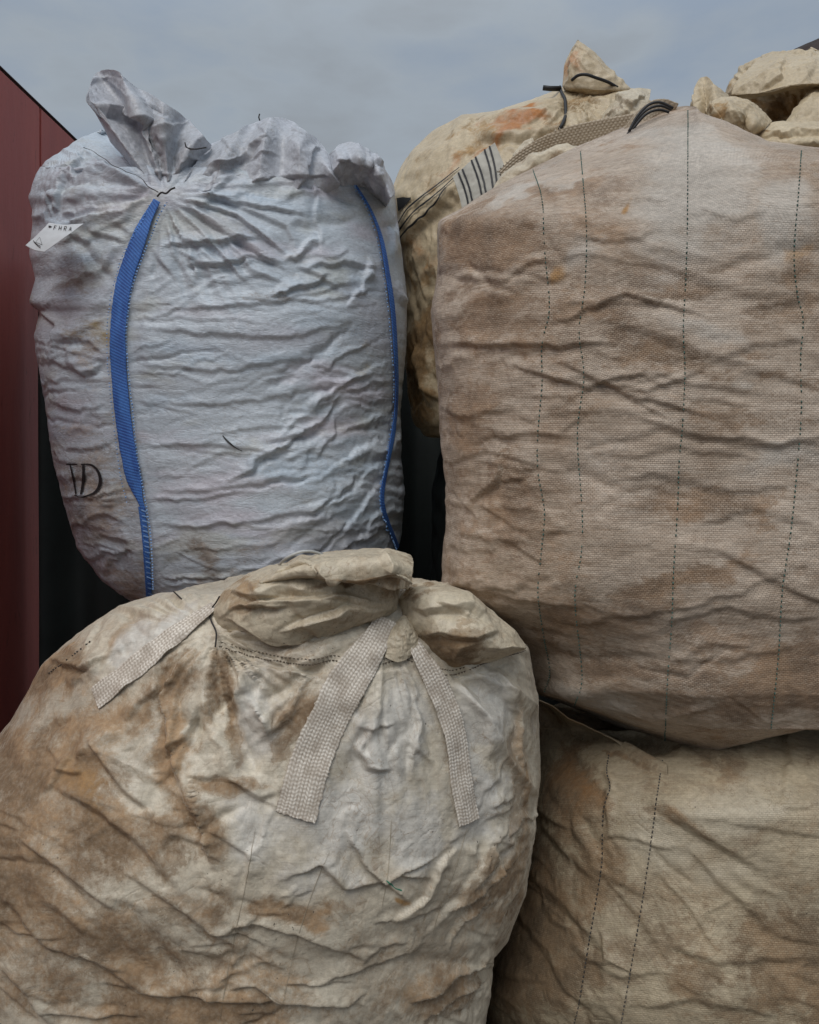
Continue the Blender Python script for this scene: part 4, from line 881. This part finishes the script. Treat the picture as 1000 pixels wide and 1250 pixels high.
for a, b in (((560,211),(573,252)),((565,207),(578,249)),((576,196),(589,240)),((581,192),(594,237)),((592,183),(602,230)),((598,179),(607,227))):
    ink('woven_stripe', tfl, [a, ((a[0]+b[0])/2+1.5, (a[1]+b[1])/2), b], [2.4, 2.4], M['tie'], mid, .003, 24, 0)
# rolled webbing lying between the bags, and the striped loop over the right bag's rim
strap('rolled_webbing', tm, [(612,213,2.04),(632,194,2.03),(660,178,2.02),(700,166,2.0),(740,158,1.98),(775,152,1.96),(792,146,1.95)], .052, M['net'], mid, 'net', .0022, .0, .012, taper=lambda t: .38+.62*ss(t, .0, .6), relief=.0022)
blob('loose_lining', [(598,240),(612,214),(630,200),(660,188),(690,182),(720,176),(750,176),(775,160),(800,150),(800,180),(740,215),(660,235)], 1.95, .07, 80, 160, M['top'], right, 75, folds=[([(620,215),(680,192),(750,185)],.012,7,'crease')], blobs=[(650,205,40,8,-15,.8,0)], eu=.02, ev=.02, front=.6)
blob('loose_lining', [(625,190),(640,172),(650,168),(655,180),(640,192)], 2.06, .03, 40, 50, M['top'], mid, 76, eu=.04, ev=.04, front=.6)
strap('rim_strap', tr_, [(758,180,1.80),(768,165,1.78),(780,147,1.77),(794,134,1.77),(808,130,1.77),(824,136,1.78)], .034, M['net'], right, 'net', .0022, .0, .006, relief=.001)
for k, pts in enumerate(([(768,160),(778,142),(792,128),(806,125),(822,132)], [(764,168),(776,148),(790,134),(806,129),(820,134)], [(756,178),(772,158),(788,140),(804,134),(817,137)], [(730,184),(748,181),(762,174),(770,164)])):
    tube('black_tie', [P(x, y, 1.70+.02*k) for x, y in spline(pts, 24)], .0030, M['tie'], right)

# ------------------------------------------------------------------ crumpled bag at the back right
ol = [(868,200),(878,160),(886,118),(903,86),(918,74),(935,70),(992,62),(1050,70),(1120,110),(1170,200),(1170,700),(1150,1000),(1100,1045),(950,1045),(880,1000),(862,800),(860,400)]
folds = [([(900,100),(915,85),(930,74)],.012,6,'crease'), ([(925,112),(955,98),(985,93),(1020,96)],.055,11,'crease'), ([(940,150),(955,130),(975,112)],.03,10,'valley'), ([(985,98),(992,112),(1010,116)],.02,6,'crease'), ([(900,130),(905,110),(915,88)],.012,6,'crease'), ([(960,160),(975,140),(1000,110)],.014,8,'crease'), ([(885,120),(905,115),(930,125)],.010,6,'crease')]
folds += rand_folds(24, (880,62,1010,160), 30, 60, (30,90), .006, 4, 88)
blb = [(960,125,50,20,-10,.9,0),(955,142,30,22,0,.8,0),(900,125,20,20,0,.4,0)]
br_, bbody, XB = make_sack('bulk_bag', ol, 2.62, .34, 300, 300, M['back'], folds, [(975,150,110,.007,3,3)], blb, .05, .05, 81, amp=.006, nscale=(14, 14, 14), rk=dict(pull=.010, lo=.02, hi=.03), bk=dict(dens=lambda y: 1.0 if y < 230 else .25))
tag(br_, 'crumpled cream bulk bag with its loose mouth rumpled against the sky, behind the right-hand stack', 'bulk bag')
fm = dict(rk=dict(lo=.02, hi=.02, bend=.08))
flap('loose_mouth', [[(835,140,2.16),(846,112,2.14),(858,93,2.18),(872,102,2.13),(889,115,2.16),(896,128,2.2)],[(838,158,2.12),(850,140,2.10),(862,128,2.14),(876,132,2.09),(890,140,2.12),(902,150,2.16)],[(838,185,2.10),(852,185,2.08),(866,186,2.1),(882,188,2.08),(898,190,2.10),(912,192,2.12)]], M['back'], br_, 90, 110, .03, .03, 82, .003,
     [([(858,96),(864,125),(870,160)],.008,5,'ridge'), ([(846,115),(850,140),(848,165)],.006,4,'crease')]+rand_folds(12, (835,93,910,185), 60, 60, (20,60), .005, 3, 82), **fm)
flap('loose_mouth', [[(861,146,2.08),(867,126,2.06),(885,119,2.08),(912,123,2.05),(930,136,2.07),(941,149,2.09)],[(868,156,2.02),(876,140,2.04),(892,136,2.0),(910,142,2.02),(922,150,2.0),(932,156,2.04)],[(878,170,2.05),(886,166,2.04),(896,168,2.03),(906,170,2.04),(912,170,2.03),(918,165,2.06)]], M['back'], br_, 90, 110, .05, .05, 83, .004,
     [([(868,128),(874,146),(884,162)],.018,4,'crease')]+rand_folds(10, (862,119,940,170), 20, 60, (20,50), .005, 3, 83), [(872,142,10,20,0,1.0,0)], **fm)
flap('loose_mouth', [[(912,172,2.10),(925,158,2.09),(950,150,2.08),(980,150,2.07),(1010,146,2.06),(1060,140,2.06)],[(925,182,2.03),(935,166,2.03),(960,160,2.01),(985,162,2.0),(1015,158,2.0),(1060,152,2.0)],[(945,178,2.0),(955,176,2.0),(970,174,1.98),(990,174,1.98),(1018,170,1.98),(1060,166,1.98)],[(950,188,2.05),(960,188,2.04),(975,188,2.03),(995,188,2.03),(1020,188,2.03),(1060,188,2.03)]], M['back'], br_, 90, 140, .03, .03, 84, .003,
     [([(930,170),(970,164),(1040,158)],.010,4,'crease'), ([(925,176),(970,176),(1030,172)],.008,3,'ridge')], [(925,168,25,10,0,.9,0)], **fm)
flap('loose_mouth', [[(928,72,2.50),(950,66,2.46),(985,62,2.44),(1045,62,2.44)],[(905,92,2.36),(940,86,2.30),(985,80,2.27),(1045,80,2.26)],[(893,114,2.31),(930,112,2.24),(975,102,2.20),(1045,100,2.19)],[(900,124,2.34),(934,120,2.28),(978,112,2.25),(1045,112,2.24)]], M['back'], br_, 90, 130, .03, .03, 86, .003, [([(898,116),(940,92),(1000,84)],.010,4,'ridge'), ([(930,112),(950,90),(960,68)],.010,4,'crease'), ([(975,102),(985,84),(1000,70)],.008,4,'ridge')], **fm)
flap('loose_mouth', [[(982,116,2.26),(1000,100,2.24),(1045,92,2.24)],[(966,138,2.19),(988,128,2.17),(1045,120,2.16)],[(952,158,2.16),(980,158,2.14),(1045,155,2.14)]], M['back'], br_, 70, 80, .03, .03, 85, .003, [([(960,150),(980,130),(1000,105)],.006,4,'ridge')], **fm)

ol = [(958,66),(975,58),(1000,46),(1040,30),(1120,40),(1180,120),(1190,600),(1180,900),(1000,980),(950,900),(945,400),(945,120)]
dk, dkb, XD = make_sack('bulk_bag', ol, 3.05, .20, 90, 120, plain('dark_brown_cloth', (.035,.020,.015), .9, .4, 12, .002), (), (), (), .03, .03, 91, bk=dict(dens=lambda y: 1 if y < 200 else .3), levels=((2, 30), (1, 20)))
tag(dk, 'dark brown bag whose corner just shows at the top right edge against the sky', 'bulk bag')

# bags underneath that carry the white and the yellowed one
ol = [(150,750),(200,742),(330,738),(450,742),(505,760),(520,850),(515,1050),(480,1130),(190,1130),(150,1060),(140,850)]
u1, _, _x = make_sack('bulk_bag', ol, 2.36, .40, 90, 140, M['lower'], (), (), (), .03, .03, 95, levels=((2, 40),), bk=dict(pw=.3))
tag(u1, 'muddy bulk bag in the shadow underneath the white bag with blue straps', 'bulk bag')
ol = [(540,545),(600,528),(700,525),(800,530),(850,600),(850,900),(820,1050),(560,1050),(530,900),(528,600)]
u2, _, _x = make_sack('bulk_bag', ol, 2.68, .34, 90, 140, M['dark'], (), (), (), .03, .03, 96, levels=((2, 40),), bk=dict(pw=.3))  # dark material puts the shade of the gap into the bag colour
tag(u2, 'added bag with gap shade in its dark colour under the yellowed bag', 'bulk bag')
